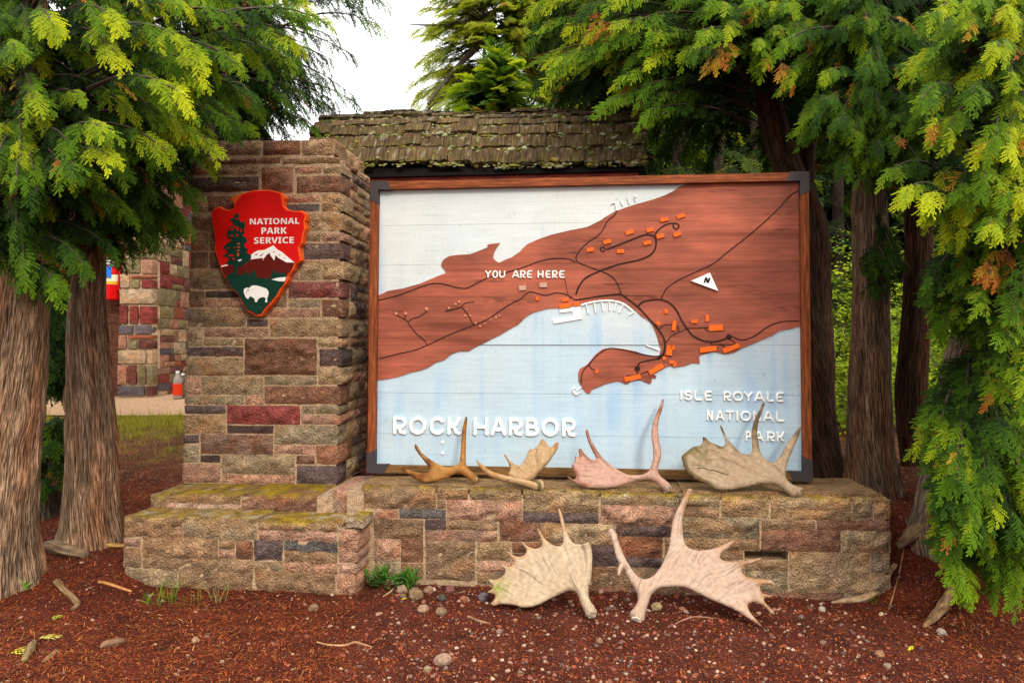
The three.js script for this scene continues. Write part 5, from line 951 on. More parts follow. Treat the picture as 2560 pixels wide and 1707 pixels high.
// a flat fir twig with bristling needles
function firSpray(sd, side = 5) {
  reseed(700 + sd);
  const pos = [], col = [], idx = [];
  const quad = (x0, y0, z0, x1, y1, z1, w, tone) => { const d = V(x1 - x0, y1 - y0, z1 - z0), nrm = V(rr(-0.5, 0.5), rr(-0.5, 0.5), 1).cross(d).normalize().multiplyScalar(w), o = pos.length / 3; pos.push(x0 + nrm.x, y0 + nrm.y, z0 + nrm.z, x0 - nrm.x, y0 - nrm.y, z0 - nrm.z, x1, y1, z1); for (let k = 0; k < 3; k++) col.push(...[tone, tone, tone * 0.85]); idx.push(o, o + 1, o + 2); };
  const shoot = (x0, y0, x1, y1, tone) => { const dx = x1 - x0, dy = y1 - y0, L = Math.hypot(dx, dy), n = Math.round(L / 0.045), zz = (y) => -0.12 * y * y; for (let i = 0; i < n; i++) for (const s of [-1, 1]) { const t = (i + rnd() * 0.6) / n, x = x0 + dx * t, y = y0 + dy * t, a = Math.atan2(dx, dy) + s * rr(0.5, 1.1), l = rr(0.06, 0.1); quad(x, y, zz(y), x + Math.sin(a) * l, y + Math.cos(a) * l, zz(y) + rr(-0.01, 0.05), 0.02, tone + 0.35 * t); } quad(x0, y0, 0, x1, y1, zz(y1), 0.012, tone * 0.7); };
  shoot(0, 0, 0, 1, 0.75);
  for (let i = 0; i < side; i++) for (const s of [-1, 1]) { const t = 0.12 + 0.75 * (i + 0.3 * s) / side, l = 0.48 * (1 - t * 0.8) * rr(0.8, 1.15), a = rr(0.7, 0.95); shoot(0, t, s * Math.sin(a) * l, t + Math.cos(a) * l, 0.8); }
  const g = new THREE.BufferGeometry(); g.setAttribute('position', new THREE.Float32BufferAttribute(pos, 3)); g.setAttribute('color', new THREE.Float32BufferAttribute(col, 3)); g.setIndex(idx); g.computeVertexNormals();
  return g;
}
// a twig of small rounded leaves
function leafSpray(sd) {
  reseed(500 + sd);
  const pos = [], col = [], idx = [];
  for (let i = 0; i < 18; i++) {
    const t = i / 17, s = i % 2 ? 1 : -1, c = V(s * rr(0.08, 0.3) * (1.1 - t), t * 0.9, rr(-0.12, 0.12)), l = rr(0.12, 0.2), a = s * rr(0.5, 1.2), up = V(Math.sin(a), Math.cos(a), rr(-0.5, 0.3)).normalize(), sd2 = up.clone().cross(V(rr(-0.4, 0.4), rr(-0.4, 0.4), 1)).normalize(), o = pos.length / 3, k = rr(0.8, 1.2);
    const P = [c, c.clone().addScaledVector(up, l * 0.45).addScaledVector(sd2, l * 0.36), c.clone().addScaledVector(up, l * 0.45).addScaledVector(sd2, -l * 0.36), c.clone().addScaledVector(up, l)];
    for (const p of P) { pos.push(p.x, p.y, p.z); col.push(k, k, k * 0.9); } idx.push(o, o + 1, o + 3, o, o + 3, o + 2);
  }
  const g = new THREE.BufferGeometry(); g.setAttribute('position', new THREE.Float32BufferAttribute(pos, 3)); g.setAttribute('color', new THREE.Float32BufferAttribute(col, 3)); g.setIndex(idx); g.computeVertexNormals();
  return g;
}
const SPRAY = { cedar: [1, 2, 3, 4].map((k) => cedarSpray(k)), cedarFar: [5, 6].map((k) => cedarSpray(k, { n: 7, w: 0.03, sub: 3 })), fir: [1, 2].map((k) => firSpray(k)), firFar: [3].map((k) => firSpray(k, 3)), leaf: [1, 2].map((k) => leafSpray(k)) };
const UP = V(0, 1, 0);
// gathers sprays for one tree, then builds its foliage and twigs
class Crown {
  constructor(root, kind) { this.root = root; this.kind = kind; this.m = SPRAY[kind].map(() => []); this.c = SPRAY[kind].map(() => []); this.tw = []; }
  spray(p, dir, normal, size, c) {
    const y = dir.clone().normalize(), x = y.clone().cross(normal).normalize(), z = x.clone().cross(y), k = Math.floor(rnd() * this.m.length * 0.9999), o = this.root.position;
    this.m[k].push(new THREE.Matrix4().makeBasis(x.multiplyScalar(size), y.clone().multiplyScalar(size), z.multiplyScalar(size)).setPosition(p.x - o.x, p.y - o.y, p.z - o.z)); this.c[k].push(c);
  }
  twig(pts, r0, r1) { const o = this.root.position; this.tw.push(tube(pts.map((p, i) => ({ p: p.clone().sub(o), r: lerp(r0, r1, i / (pts.length - 1)) })), { seg: 5, steps: 7, cap: false })); }
  build() {
    if (this.tw.length) { const g = mergeGeometries(this.tw); part('branches', g, M.twig, this.root, 'stuff'); }
    SPRAY[this.kind].forEach((g, k) => { if (this.m[k].length) instanced('foliage', g, this.kind.startsWith('fir') ? M.needle : M.leaf, this.root, this.m[k], this.c[k]); });
  }
}
const GREEN = { bright: [0.36, 0.42, 0.012], mid: [0.095, 0.19, 0.007], deep: [0.026, 0.07, 0.005], dark: [0.006, 0.019, 0.003], rust: [0.36, 0.12, 0.025], gold: [0.42, 0.26, 0.03] };  // deep and dark: old inner growth, with crown shade put into the colour
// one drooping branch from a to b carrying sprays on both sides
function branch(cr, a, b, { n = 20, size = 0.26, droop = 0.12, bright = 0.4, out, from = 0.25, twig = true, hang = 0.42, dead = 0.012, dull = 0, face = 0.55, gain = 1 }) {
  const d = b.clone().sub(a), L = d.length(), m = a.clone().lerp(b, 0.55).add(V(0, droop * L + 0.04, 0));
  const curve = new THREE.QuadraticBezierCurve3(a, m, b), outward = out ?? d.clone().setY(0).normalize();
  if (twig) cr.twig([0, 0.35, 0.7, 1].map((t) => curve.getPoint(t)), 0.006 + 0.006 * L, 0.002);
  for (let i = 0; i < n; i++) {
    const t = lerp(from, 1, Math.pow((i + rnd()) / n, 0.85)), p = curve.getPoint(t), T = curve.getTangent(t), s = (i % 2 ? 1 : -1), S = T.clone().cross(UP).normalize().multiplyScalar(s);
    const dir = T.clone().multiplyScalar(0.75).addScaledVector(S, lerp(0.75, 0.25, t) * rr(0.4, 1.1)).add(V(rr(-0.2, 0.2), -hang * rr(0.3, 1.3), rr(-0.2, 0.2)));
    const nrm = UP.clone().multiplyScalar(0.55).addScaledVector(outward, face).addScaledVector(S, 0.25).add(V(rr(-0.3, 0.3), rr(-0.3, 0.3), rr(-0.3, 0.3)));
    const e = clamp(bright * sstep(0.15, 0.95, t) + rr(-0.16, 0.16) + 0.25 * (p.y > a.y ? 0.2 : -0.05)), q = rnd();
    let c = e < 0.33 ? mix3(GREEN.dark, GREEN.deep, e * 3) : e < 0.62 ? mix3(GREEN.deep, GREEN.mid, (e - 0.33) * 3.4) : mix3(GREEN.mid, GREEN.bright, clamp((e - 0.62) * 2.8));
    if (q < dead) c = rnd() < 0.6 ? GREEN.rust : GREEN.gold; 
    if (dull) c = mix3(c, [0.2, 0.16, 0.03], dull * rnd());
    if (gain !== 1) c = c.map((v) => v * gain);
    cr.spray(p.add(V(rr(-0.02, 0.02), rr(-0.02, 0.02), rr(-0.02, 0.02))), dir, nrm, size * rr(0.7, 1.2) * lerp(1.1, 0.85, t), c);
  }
}
// trunk traced by its edges: rows of [py, left, right] at depth D
function trunkGeo(root, rows, D, { flare = 0.35, lean = 0, seg = 36, tone = [0.235, 0.165, 0.115], extend = 0, twist = 0.5, marks = [] }) {
  const pts = rows.map(([py, l, r], i) => { const d = D + lean * (rows[0][0] - py) / 1000, p = at((l + r) / 2, py, d); return { p, r: (r - l) / 2 / F * d }; });
  if (extend) { const k = pts[pts.length - 1], j = pts[pts.length - 2], dir = k.p.clone().sub(j.p).normalize(); pts.push({ p: k.p.clone().addScaledVector(dir, extend), r: k.r * 0.75 }); }
  const base = pts[0]; base.p.y = Math.min(base.p.y, groundY(base.p.x, base.p.z) + 0.02); pts.unshift({ p: base.p.clone().add(V(0, -0.2, 0)), r: base.r * 1.08 });
  const c = new THREE.CatmullRomCurve3(pts.map((k) => k.p), false, 'centripetal'), n = pts.length - 1, L = c.getLength(), steps = Math.min(160, Math.round(L / 0.028));
  const pos = [], uv = [], col = [], idx = [], q = rr(0, 60), o = root.position, y0 = base.p.y;
  for (let i = 0; i <= steps; i++) {
    const t = i / steps, P = c.getPoint(t), kk = Math.min(n - 1, Math.floor(t * n)), f = t * n - kk, r0 = lerp(pts[kk].r, pts[kk + 1].r, f), hgt = P.y - y0;
    for (let j = 0; j <= seg; j++) {
      const a = j / seg * Math.PI * 2, aa = a + twist * hgt, ca = Math.cos(aa), sa = Math.sin(aa);
      const lobes = 0.09 * noise(ca * 2 + q, sa * 2, hgt * 0.5) + 0.05 * noise(ca * 4.5 + q, sa * 4.5, hgt * 1.1), strip = 0.06 * noise(ca * 9 + q, sa * 9, hgt * 1.8) + 0.06 * noise(ca * 19 + q, sa * 19, hgt * 3);
      const fl = flare * Math.exp(-Math.max(0, hgt) / 0.13) * clamp(0.55 + 1.3 * noise(ca * 1.6 + q, sa * 1.6, 7)), knot = 0.12 * sstep(0.5, 0.75, noise(ca * 2.2 + q, sa * 2.2, hgt * 2.6));
      const R = r0 * (1 + lobes + strip + fl + knot);
      pos.push(P.x + Math.cos(a) * R - o.x, P.y - o.y, P.z + Math.sin(a) * R - o.z); uv.push(aa * Math.max(0.12, r0), hgt);
      const k = 1 + 5 * strip + 0.5 * noise(ca * 3 + q, sa * 3, hgt * 1.5), rd = noise(ca * 2 + q, sa * 2, hgt * 0.9 + 5);
      const cc = mix3(tone, [tone[0] * 1.15, tone[1] * 0.82, tone[2] * 0.68], clamp(0.3 + 1.4 * rd)); let fc = cc.map((v) => v * clamp(k, 0.35, 1.9)); for (const [mh, ma, hh, wa, mc] of marks) { const w = 1 - Math.hypot((hgt - mh) / hh, (a - ma) / wa) + 0.5 * noise(ca * 9, sa * 9, hgt * 5); if (w > 0) fc = mix3(fc, mc.map((v) => v * (1 + 3 * strip)), clamp(w * 2.2)); } col.push(...fc);
    }
  }
  for (let i = 0; i < steps; i++) for (let j = 0; j < seg; j++) { const a = i * (seg + 1) + j, b = a + seg + 1; idx.push(a, b, a + 1, b, b + 1, a + 1); }
  const g = new THREE.BufferGeometry(); g.setAttribute('position', new THREE.Float32BufferAttribute(pos, 3)); g.setAttribute('uv', new THREE.Float32BufferAttribute(uv, 2)); g.setAttribute('color', new THREE.Float32BufferAttribute(col, 3)); g.setIndex(idx); g.computeVertexNormals();
  return { g, curve: c };
}
// a tree with traced trunks and branches ending inside patches of the view
function tree(sd, name, label, category, group, { base, trunks = [], patches = [], kind = 'cedar', stem, limbs = [] }) {
  reseed(sd);
  const b = at(...base), root = thing(name, label, category, group, [b.x, groundY(b.x, b.z), b.z]);
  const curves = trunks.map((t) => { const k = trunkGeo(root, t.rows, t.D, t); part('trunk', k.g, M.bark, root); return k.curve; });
  const spine = (y, i = 0) => { const c = curves[Math.min(i, curves.length - 1)]; if (!c) return V(stem?.x ?? b.x, y, stem?.z ?? b.z); let best = c.getPoint(0), d = 1e9; for (let k = 0; k <= 20; k++) { const p = c.getPoint(k / 20); if (Math.abs(p.y - y) < d) { d = Math.abs(p.y - y); best = p; } } return V(best.x, Math.max(best.y, y), best.z); };
  const kinds = {};
  for (const p of patches) {
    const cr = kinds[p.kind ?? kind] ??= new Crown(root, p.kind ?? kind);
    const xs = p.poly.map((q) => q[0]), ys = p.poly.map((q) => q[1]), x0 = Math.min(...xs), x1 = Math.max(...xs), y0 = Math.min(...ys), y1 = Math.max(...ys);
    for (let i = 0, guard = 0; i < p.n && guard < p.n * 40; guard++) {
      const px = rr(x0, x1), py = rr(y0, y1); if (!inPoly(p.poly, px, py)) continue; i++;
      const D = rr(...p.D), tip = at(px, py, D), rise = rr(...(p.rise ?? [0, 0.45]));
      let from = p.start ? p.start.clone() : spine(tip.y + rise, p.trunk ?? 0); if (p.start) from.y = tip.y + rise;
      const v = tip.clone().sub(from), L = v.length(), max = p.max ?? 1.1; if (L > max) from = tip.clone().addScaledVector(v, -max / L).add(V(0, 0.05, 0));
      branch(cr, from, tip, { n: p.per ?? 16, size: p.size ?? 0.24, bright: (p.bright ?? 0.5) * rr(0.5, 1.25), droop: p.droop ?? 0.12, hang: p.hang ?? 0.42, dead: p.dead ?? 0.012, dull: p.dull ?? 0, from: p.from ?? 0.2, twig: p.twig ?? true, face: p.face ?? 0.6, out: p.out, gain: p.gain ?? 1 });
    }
  }
  for (const l of limbs) { const o = root.position, g = tube(l.map(([px, py, D, r]) => ({ p: at(px, py, D).sub(o), r })), { seg: 7, steps: 14, wob: 0.2 }); colour(g, () => [0.3, 0.26, 0.22]); part('limb', g, M.bark, root); }
  Object.values(kinds).forEach((k) => k.build());
  return root;
}
const CG = 'cedar trees around the sign';
const TOCAM = V(0, 0, 1);
// left pair of cedars, their foliage hanging over the top left
tree(1001, 'cedar_tree', 'thick cedar trunk cut by the left edge of the picture', 'tree', CG, {
  base: [20, 1420, 4.55],
  trunks: [{ D: 4.55, flare: 0.2, tone: [0.46, 0.3, 0.19], twist: 0.35, rows: [[1418, -105, 88], [1330, -105, 82], [1200, -98, 84], [1050, -85, 94], [900, -70, 104], [760, -55, 112], [640, -45, 114], [450, -35, 128], [200, -30, 118], [-100, -25, 100]], extend: 1.2 }],
  patches: [
    { poly: [[-120, -120], [500, -120], [560, 150], [470, 360], [320, 450], [-120, 450]], n: 81, D: [3.3, 4.6], bright: 0.84, size: 0.15, per: 26, max: 1.0, out: TOCAM },
    { poly: [[-120, 380], [320, 380], [360, 540], [250, 690], [120, 730], [-120, 740]], n: 52, D: [3.5, 4.4], bright: 0.55, size: 0.15, per: 26, max: 0.9, out: TOCAM },
    { poly: [[-120, -60], [420, -60], [400, 480], [180, 640], [-120, 640]], n: 60, D: [4.7, 5.6], bright: 0.22, size: 0.27, per: 12, max: 1.0, out: TOCAM },
  ],
});
tree(1002, 'cedar_tree', 'cedar trunk with a pale scar standing left of the plinth', 'tree', CG, {
  base: [230, 1345, 5.15],
  trunks: [{ D: 5.15, marks: [[1.05, 1.35, 0.34, 0.26, [0.62, 0.42, 0.28]], [1.42, 2.1, 0.06, 0.2, [0.36, 0.38, 0.3]]], flare: 0.18, tone: [0.38, 0.25, 0.16], twist: 0.12, rows: [[1335, 152, 306], [1260, 160, 296], [1150, 168, 292], [1020, 170, 284], [900, 170, 270], [780, 172, 262], [660, 186, 260], [500, 195, 260], [300, 200, 266], [0, 205, 262], [-250, 210, 255]], extend: 1.2 }],
  patches: [
    { poly: [[260, 20], [560, -60], [840, 0], [800, 100], [690, 220], [610, 350], [540, 410], [300, 410]], n: 81, D: [3.9, 5.2], bright: 0.76, size: 0.15, per: 26, max: 1.0, out: TOCAM },
    { poly: [[200, 380], [490, 370], [500, 500], [470, 580], [340, 660], [200, 670]], n: 57, D: [4.3, 5.2], bright: 0.42, size: 0.15, per: 21, max: 0.9, out: TOCAM },
    { poly: [[150, 0], [600, 0], [530, 360], [460, 560], [180, 600]], n: 60, D: [5.2, 6.4], bright: 0.18, size: 0.28, per: 12, max: 1.1, out: TOCAM },
    { poly: [[100, 420], [240, 420], [220, 620], [110, 640]], n: 13, D: [4.6, 5.0], bright: 0.3, size: 0.14, per: 12, max: 0.7, out: TOCAM },
  ],
});
tree(1003, 'cedar_tree', 'darker cedar behind the stone pillar, reaching into the white sky', 'tree', CG, {
  base: [520, 1000, 7.6],
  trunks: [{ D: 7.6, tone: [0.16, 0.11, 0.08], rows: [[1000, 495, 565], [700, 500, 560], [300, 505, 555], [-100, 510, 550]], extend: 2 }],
  patches: [
    { poly: [[520, -80], [930, -80], [990, 0], [940, 90], [880, 60], [850, 140], [740, 200], [600, 360], [520, 360]], n: 78, D: [6.4, 8.0], bright: 0.4, size: 0.2, per: 23, max: 1.3, droop: 0.18 },
    { poly: [[560, 170], [740, 150], [900, 140], [970, 130], [960, 210], [890, 270], [790, 320], [660, 375], [560, 370]], n: 60, D: [6.6, 8.0], bright: 0.34, size: 0.19, per: 23, max: 1.2 },
    { poly: [[440, 40], [780, 40], [740, 280], [640, 365], [440, 370]], n: 57, D: [7.2, 8.6], bright: 0.12, size: 0.3, per: 12, max: 1.2 },
  ],
});
// right-hand cedars
tree(1004, 'cedar_tree', 'leaning forked cedar trunk behind the upper right of the map', 'tree', CG, {
  base: [2060, 1150, 6.4],
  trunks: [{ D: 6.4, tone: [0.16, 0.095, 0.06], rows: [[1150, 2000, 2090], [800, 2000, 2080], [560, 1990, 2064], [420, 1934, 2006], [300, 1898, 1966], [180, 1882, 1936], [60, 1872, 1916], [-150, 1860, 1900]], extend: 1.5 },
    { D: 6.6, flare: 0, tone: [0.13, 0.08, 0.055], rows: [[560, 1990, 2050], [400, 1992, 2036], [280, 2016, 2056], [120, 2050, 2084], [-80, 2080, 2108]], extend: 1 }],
  patches: [
    { poly: [[1745, 120], [1815, 120], [1805, 180], [1750, 180]], n: 3, D: [5.2, 5.3], bright: 0.5, size: 0.16, per: 6, max: 0.3, out: TOCAM, dead: 1 },
    { poly: [[1930, 160], [2000, 150], [2000, 200], [1950, 200]], n: 2, D: [4.9, 5.0], bright: 0.5, size: 0.15, per: 5, max: 0.3, out: TOCAM, dead: 1 },
    { poly: [[1460, 60], [1530, 60], [1530, 130], [1460, 130]], n: 2, D: [5.4, 5.6], bright: 0.5, size: 0.15, per: 6, max: 0.3, out: TOCAM, dead: 1 },
    { poly: [[1290, -100], [1770, -100], [1750, 130], [1710, 260], [1650, 330], [1520, 300], [1420, 210], [1320, 140]], n: 109, D: [5.4, 6.8], bright: 0.72, size: 0.2, per: 23, max: 1.2, out: TOCAM },
    { poly: [[1340, 0], [1620, 0], [1580, 260], [1400, 270], [1330, 200]], n: 78, D: [6.6, 7.8], bright: 0.22, size: 0.3, per: 12, max: 1.2, out: TOCAM },
    { poly: [[1720, -100], [2080, -100], [2040, 130], [2000, 190], [1880, 150], [1780, 130], [1700, 150]], n: 81, D: [5.0, 6.2], bright: 0.62, size: 0.19, per: 23, max: 1.1, out: TOCAM, dead: 0.02 },
    { poly: [[1600, 40], [2060, 40], [2060, 420], [1620, 420]], n: 96, D: [7.2, 9.2], bright: 0.26, size: 0.3, per: 12, max: 1.4 },
  ],
});
tree(1005, 'cedar_tree', 'dark cedar trunk directly behind the right edge of the map', 'tree', CG, {
  base: [2040, 1200, 5.6],
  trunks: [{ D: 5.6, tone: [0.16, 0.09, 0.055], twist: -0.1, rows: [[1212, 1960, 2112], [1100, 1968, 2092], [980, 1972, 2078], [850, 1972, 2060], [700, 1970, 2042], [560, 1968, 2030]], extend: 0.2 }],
});
tree(1006, 'cedar_tree', 'broad cedar trunk with a grey lichen patch right of the map', 'tree', CG, {
  base: [2178, 1225, 5.3],
  trunks: [{ D: 5.3, marks: [[1.66, 0.95, 0.11, 0.22, [0.5, 0.5, 0.46]]], flare: 0.2, tone: [0.3, 0.2, 0.13], twist: 0.06, rows: [[1222, 2110, 2246], [1140, 2118, 2236], [1040, 2122, 2230], [920, 2128, 2226], [800, 2136, 2222], [650, 2138, 2220], [500, 2136, 2214], [420, 2140, 2206], [200, 2140, 2196], [-100, 2140, 2186]], extend: 1.4 }],
  patches: [
    { poly: [[1930, 100], [2140, 40], [2350, 90], [2350, 330], [2250, 420], [2070, 420], [1960, 270]], n: 75, D: [4.5, 5.3], bright: 0.55, size: 0.15, per: 26, max: 0.9, out: TOCAM },
    { poly: [[2060, -100], [2260, -100], [2250, 100], [2080, 100]], n: 23, D: [4.6, 5.05], bright: 0.5, size: 0.15, per: 23, max: 0.7, out: TOCAM },
    { poly: [[2050, 230], [2340, 230], [2340, 450], [2240, 440], [2090, 430]], n: 52, D: [4.4, 5.0], bright: 0.5, size: 0.15, per: 23, max: 0.8, out: TOCAM },
    { poly: [[2120, 400], [2300, 400], [2300, 460], [2150, 470]], n: 16, D: [4.8, 5.2], bright: 0.4, size: 0.15, per: 11, max: 0.6, out: TOCAM },
    { poly: [[2160, 640], [2280, 640], [2260, 720], [2170, 720]], n: 12, D: [4.95, 5.15], bright: 0.4, size: 0.14, per: 11, max: 0.5, out: TOCAM },
    { poly: [[1960, -60], [2320, -60], [2320, 300], [2000, 300]], n: 73, D: [5.6, 6.8], bright: 0.24, size: 0.28, per: 12, max: 1.1, out: TOCAM },
  ],
});
tree(1007, 'cedar_tree', 'narrow dark cedar trunk third from the map on the right', 'tree', CG, {
  base: [2290, 1205, 5.9],
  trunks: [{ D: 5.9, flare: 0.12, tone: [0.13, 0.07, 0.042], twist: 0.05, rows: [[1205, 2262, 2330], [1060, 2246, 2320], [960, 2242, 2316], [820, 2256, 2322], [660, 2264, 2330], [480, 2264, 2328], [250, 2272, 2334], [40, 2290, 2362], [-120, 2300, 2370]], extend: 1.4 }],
  patches: [{ poly: [[2230, 120], [2420, 120], [2390, 500], [2260, 490]], n: 52, D: [5.0, 5.75], bright: 0.32, size: 0.22, per: 13, max: 0.9, out: TOCAM }, { poly: [[2200, -60], [2560, -60], [2560, 300], [2240, 300]], n: 65, D: [5.0, 7.0], bright: 0.2, size: 0.28, per: 11, max: 1.2 }],
});
tree(1008, 'cedar_tree', 'gnarled cedar with a flaring root and low bright sprays at the right edge', 'tree', CG, {
  base: [2310, 1370, 4.75],
  trunks: [{ D: 4.75, flare: 0.25, lean: 0.5, tone: [0.32, 0.23, 0.165], twist: 0.9, rows: [[1372, 2258, 2400], [1290, 2290, 2400], [1180, 2312, 2420], [1080, 2330, 2440], [960, 2352, 2460], [860, 2376, 2480], [700, 2420, 2510], [400, 2480, 2560], [0, 2530, 2600], [-200, 2540, 2600]], extend: 1 }],
  patches: [
    { poly: [[2430, 660], [2530, 660], [2530, 760], [2450, 740]], n: 4, D: [3.5, 3.7], bright: 0.5, size: 0.13, per: 7, max: 0.3, out: TOCAM, dead: 1 },
    { poly: [[2310, 30], [2640, -100], [2640, 420], [2420, 400], [2280, 310], [2260, 180]], n: 83, D: [3.3, 4.4], bright: 0.86, size: 0.15, per: 26, max: 0.9, out: TOCAM },
    { poly: [[2190, 420], [2400, 410], [2640, 420], [2640, 670], [2440, 660], [2310, 540]], n: 52, D: [3.3, 4.3], bright: 0.92, size: 0.14, per: 26, max: 0.9, out: TOCAM },
    { poly: [[2450, 640], [2640, 640], [2640, 1000], [2500, 930], [2450, 820]], n: 47, D: [3.4, 4.3], bright: 0.7, size: 0.14, per: 26, max: 0.8, hang: 0.02, droop: 0.18, out: TOCAM, dead: 0.02 },
    { poly: [[2290, 1070], [2420, 980], [2640, 960], [2640, 1440], [2480, 1440], [2370, 1380], [2320, 1280]], n: 86, D: [3.5, 4.4], bright: 0.66, size: 0.14, per: 26, max: 0.8, hang: 0.02, droop: 0.18, out: TOCAM },
    { poly: [[2310, 690], [2480, 650], [2490, 860], [2340, 850]], n: 34, D: [3.9, 4.5], bright: 0.5, size: 0.14, per: 23, max: 0.7, hang: 0.02, droop: 0.18, out: TOCAM },
    { poly: [[2290, 1040], [2420, 1010], [2430, 1180], [2330, 1180]], n: 23, D: [3.9, 4.4], bright: 0.62, size: 0.135, per: 23, max: 0.6, hang: 0.02, droop: 0.18, out: TOCAM },
    { poly: [[2310, 1200], [2640, 1180], [2640, 1520], [2420, 1500], [2340, 1400]], n: 60, D: [3.55, 4.2], bright: 0.6, size: 0.14, per: 25, max: 0.6, hang: 0.02, droop: 0.18, out: TOCAM },
    { poly: [[2450, 560], [2640, 500], [2640, 1420], [2480, 1350], [2430, 1000]], n: 78, D: [4.5, 5.3], bright: 0.16, size: 0.27, per: 12, max: 0.9, out: TOCAM },
  ],
});
// tall spruce and young fir behind the roof
tree(1009, 'spruce_tree', 'tall olive spruce with bare grey limbs against the white sky', 'tree', null, {
  base: [1260, 940, 12.5], kind: 'fir',
  limbs: [[[1262, 60, 12.3, 0.05], [1180, 130, 11.9, 0.045], [1110, 205, 11.6, 0.035], [1070, 260, 11.4, 0.02]], [[1250, 190, 12.2, 0.035], [1150, 200, 11.8, 0.025], [1040, 292, 11.5, 0.012], [970, 270, 11.4, 0.006]], [[1215, 90, 12, 0.025], [1205, 180, 11.8, 0.018]], [[1255, 20, 12.3, 0.04], [1150, 60, 11.8, 0.03], [1025, 62, 11.5, 0.008]]],
  trunks: [{ D: 12.5, tone: [0.3, 0.27, 0.23], rows: [[940, 1256, 1282], [500, 1258, 1280], [100, 1261, 1277], [-300, 1264, 1273]], extend: 3 }],
  patches: [
    { poly: [[1060, -160], [1340, -160], [1330, 40], [1290, 130], [1160, 110], [1040, 90], [1050, 30]], n: 190, D: [11.0, 13.2], bright: 1.5, size: 0.27, per: 10, max: 0.9, dull: 0.5, gain: 1.6, rise: [-0.3, 0.3], hang: 0.25 },
    { poly: [[1040, 130], [1110, 150], [1150, 200], [1060, 290], [1020, 280]], n: 56, D: [11.4, 13], bright: 1.3, size: 0.3, gain: 1.5, per: 8, max: 1.6, dull: 0.5, hang: 0.25 },
    { poly: [[1290, -160], [1440, -160], [1440, 260], [1360, 260], [1300, 120]], n: 110, D: [12.2, 14.5], bright: 1.2, gain: 1.4, size: 0.4, per: 9, max: 1.8, dull: 0.6 },
  ],
});
tree(1010, 'fir_tree', 'young light green fir just behind the roof ridge', 'tree', null, {
  base: [1243, 940, 9.6], kind: 'fir',
  trunks: [{ D: 9.6, tone: [0.1, 0.08, 0.06], flare: 0, rows: [[940, 1236, 1252], [500, 1238, 1250], [250, 1240, 1247], [150, 1241, 1245]] }],
  patches: [
    { poly: [[1243, 120], [1300, 160], [1350, 230], [1380, 320], [1070, 320], [1110, 240], [1180, 170]], n: 150, D: [8.9, 10.0], bright: 0.95, size: 0.24, gain: 1.35, per: 10, max: 1.0, hang: 0.1, rise: [-0.25, 0.05], droop: 0.04, face: 0.3 },
  ],
});
// ------------------------------------------------------------------ forest behind
const FG = 'conifers in the wood behind the map';
const conifers = [[1460, 15, 9, 0], [1560, 12, 8, 1], [1690, 10.5, 7, 0], [1790, 13, 9, 1], [1880, 16, 10, 0], [1990, 14, 7.5, 1], [2090, 14, 9, 0], [2190, 18, 10, 1], [2290, 17, 8, 0], [2360, 16, 9, 1], [2440, 14, 8, 0], [2540, 14, 9, 1], [2640, 10, 8, 0], [1400, 19, 10, 1], [1620, 19, 11, 0], [2130, 22, 12, 1], [2320, 22, 12, 0], [2480, 20, 12, 1], [-60, 13, 8, 0], [80, 14.5, 7, 1], [180, 17, 8, 0], [-180, 10, 8, 1], [-900, 13, 9, 0], [-1400, 11, 8, 1], [-600, 17, 10, 1], [3100, 11, 8, 0]];
const where = ['far behind the top centre of the map', 'behind the roof end', 'left of the leaning fork', 'through the leaning fork', 'deep behind the fork', 'over the right corner of the map', 'deep beside the map edge', 'deep behind the lichen trunk', 'behind the narrow dark trunk', 'deep right of the dark trunk', 'behind the gnarled root', 'deep at the right edge', 'beyond the right edge sprays', 'deepest behind the roof', 'deepest above the map', 'deepest between the right trunks', 'deepest right of the dark trunk', 'deepest at the right', 'beyond the left edge trunk', 'between the two left trunks', 'deep behind the scarred trunk', 'far left beyond the edge trunk', 'outside the left edge of the picture', 'well outside the left edge', 'deep outside the left edge', 'outside the right edge'];
conifers.forEach(([px, D, h, v], i) => {
  reseed(2000 + i);
  const b = at(px, 900, D), root = thing('conifer', (v ? 'dark green' : 'mid green') + ' conifer ' + where[i], 'tree', FG, [b.x, groundY(b.x, b.z, false), b.z]);
  const cr = new Crown(root, D < 13 ? 'fir' : 'firFar'), o = root.position;
  const tr = tube([{ p: V(0, -0.2, 0), r: 0.13 }, { p: V(0.05, h * 0.4, 0), r: 0.1 }, { p: V(0, h, 0), r: 0.02 }], { seg: 9, steps: 18, wob: 0.2 }); colour(tr, () => [0.11, 0.08, 0.06]); part('trunk', tr, M.bark, root);
  const n = D < 13 ? 64 : 52;
  for (let k = 0; k < n; k++) {
    const f = (k + rnd()) / n, y = o.y + lerp(0.5, h, f), a = k * 2.4 + rr(-0.3, 0.3), L = lerp(1.7, 0.15, f) * rr(0.75, 1.2), from = V(o.x, y, o.z), tip = V(o.x + Math.cos(a) * L, y - L * rr(0.1, 0.4), o.z + Math.sin(a) * L);
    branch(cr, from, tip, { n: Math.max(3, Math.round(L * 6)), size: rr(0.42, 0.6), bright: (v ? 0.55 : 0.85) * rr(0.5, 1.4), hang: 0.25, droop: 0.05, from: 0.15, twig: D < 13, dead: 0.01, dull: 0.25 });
  }
  cr.build();
});
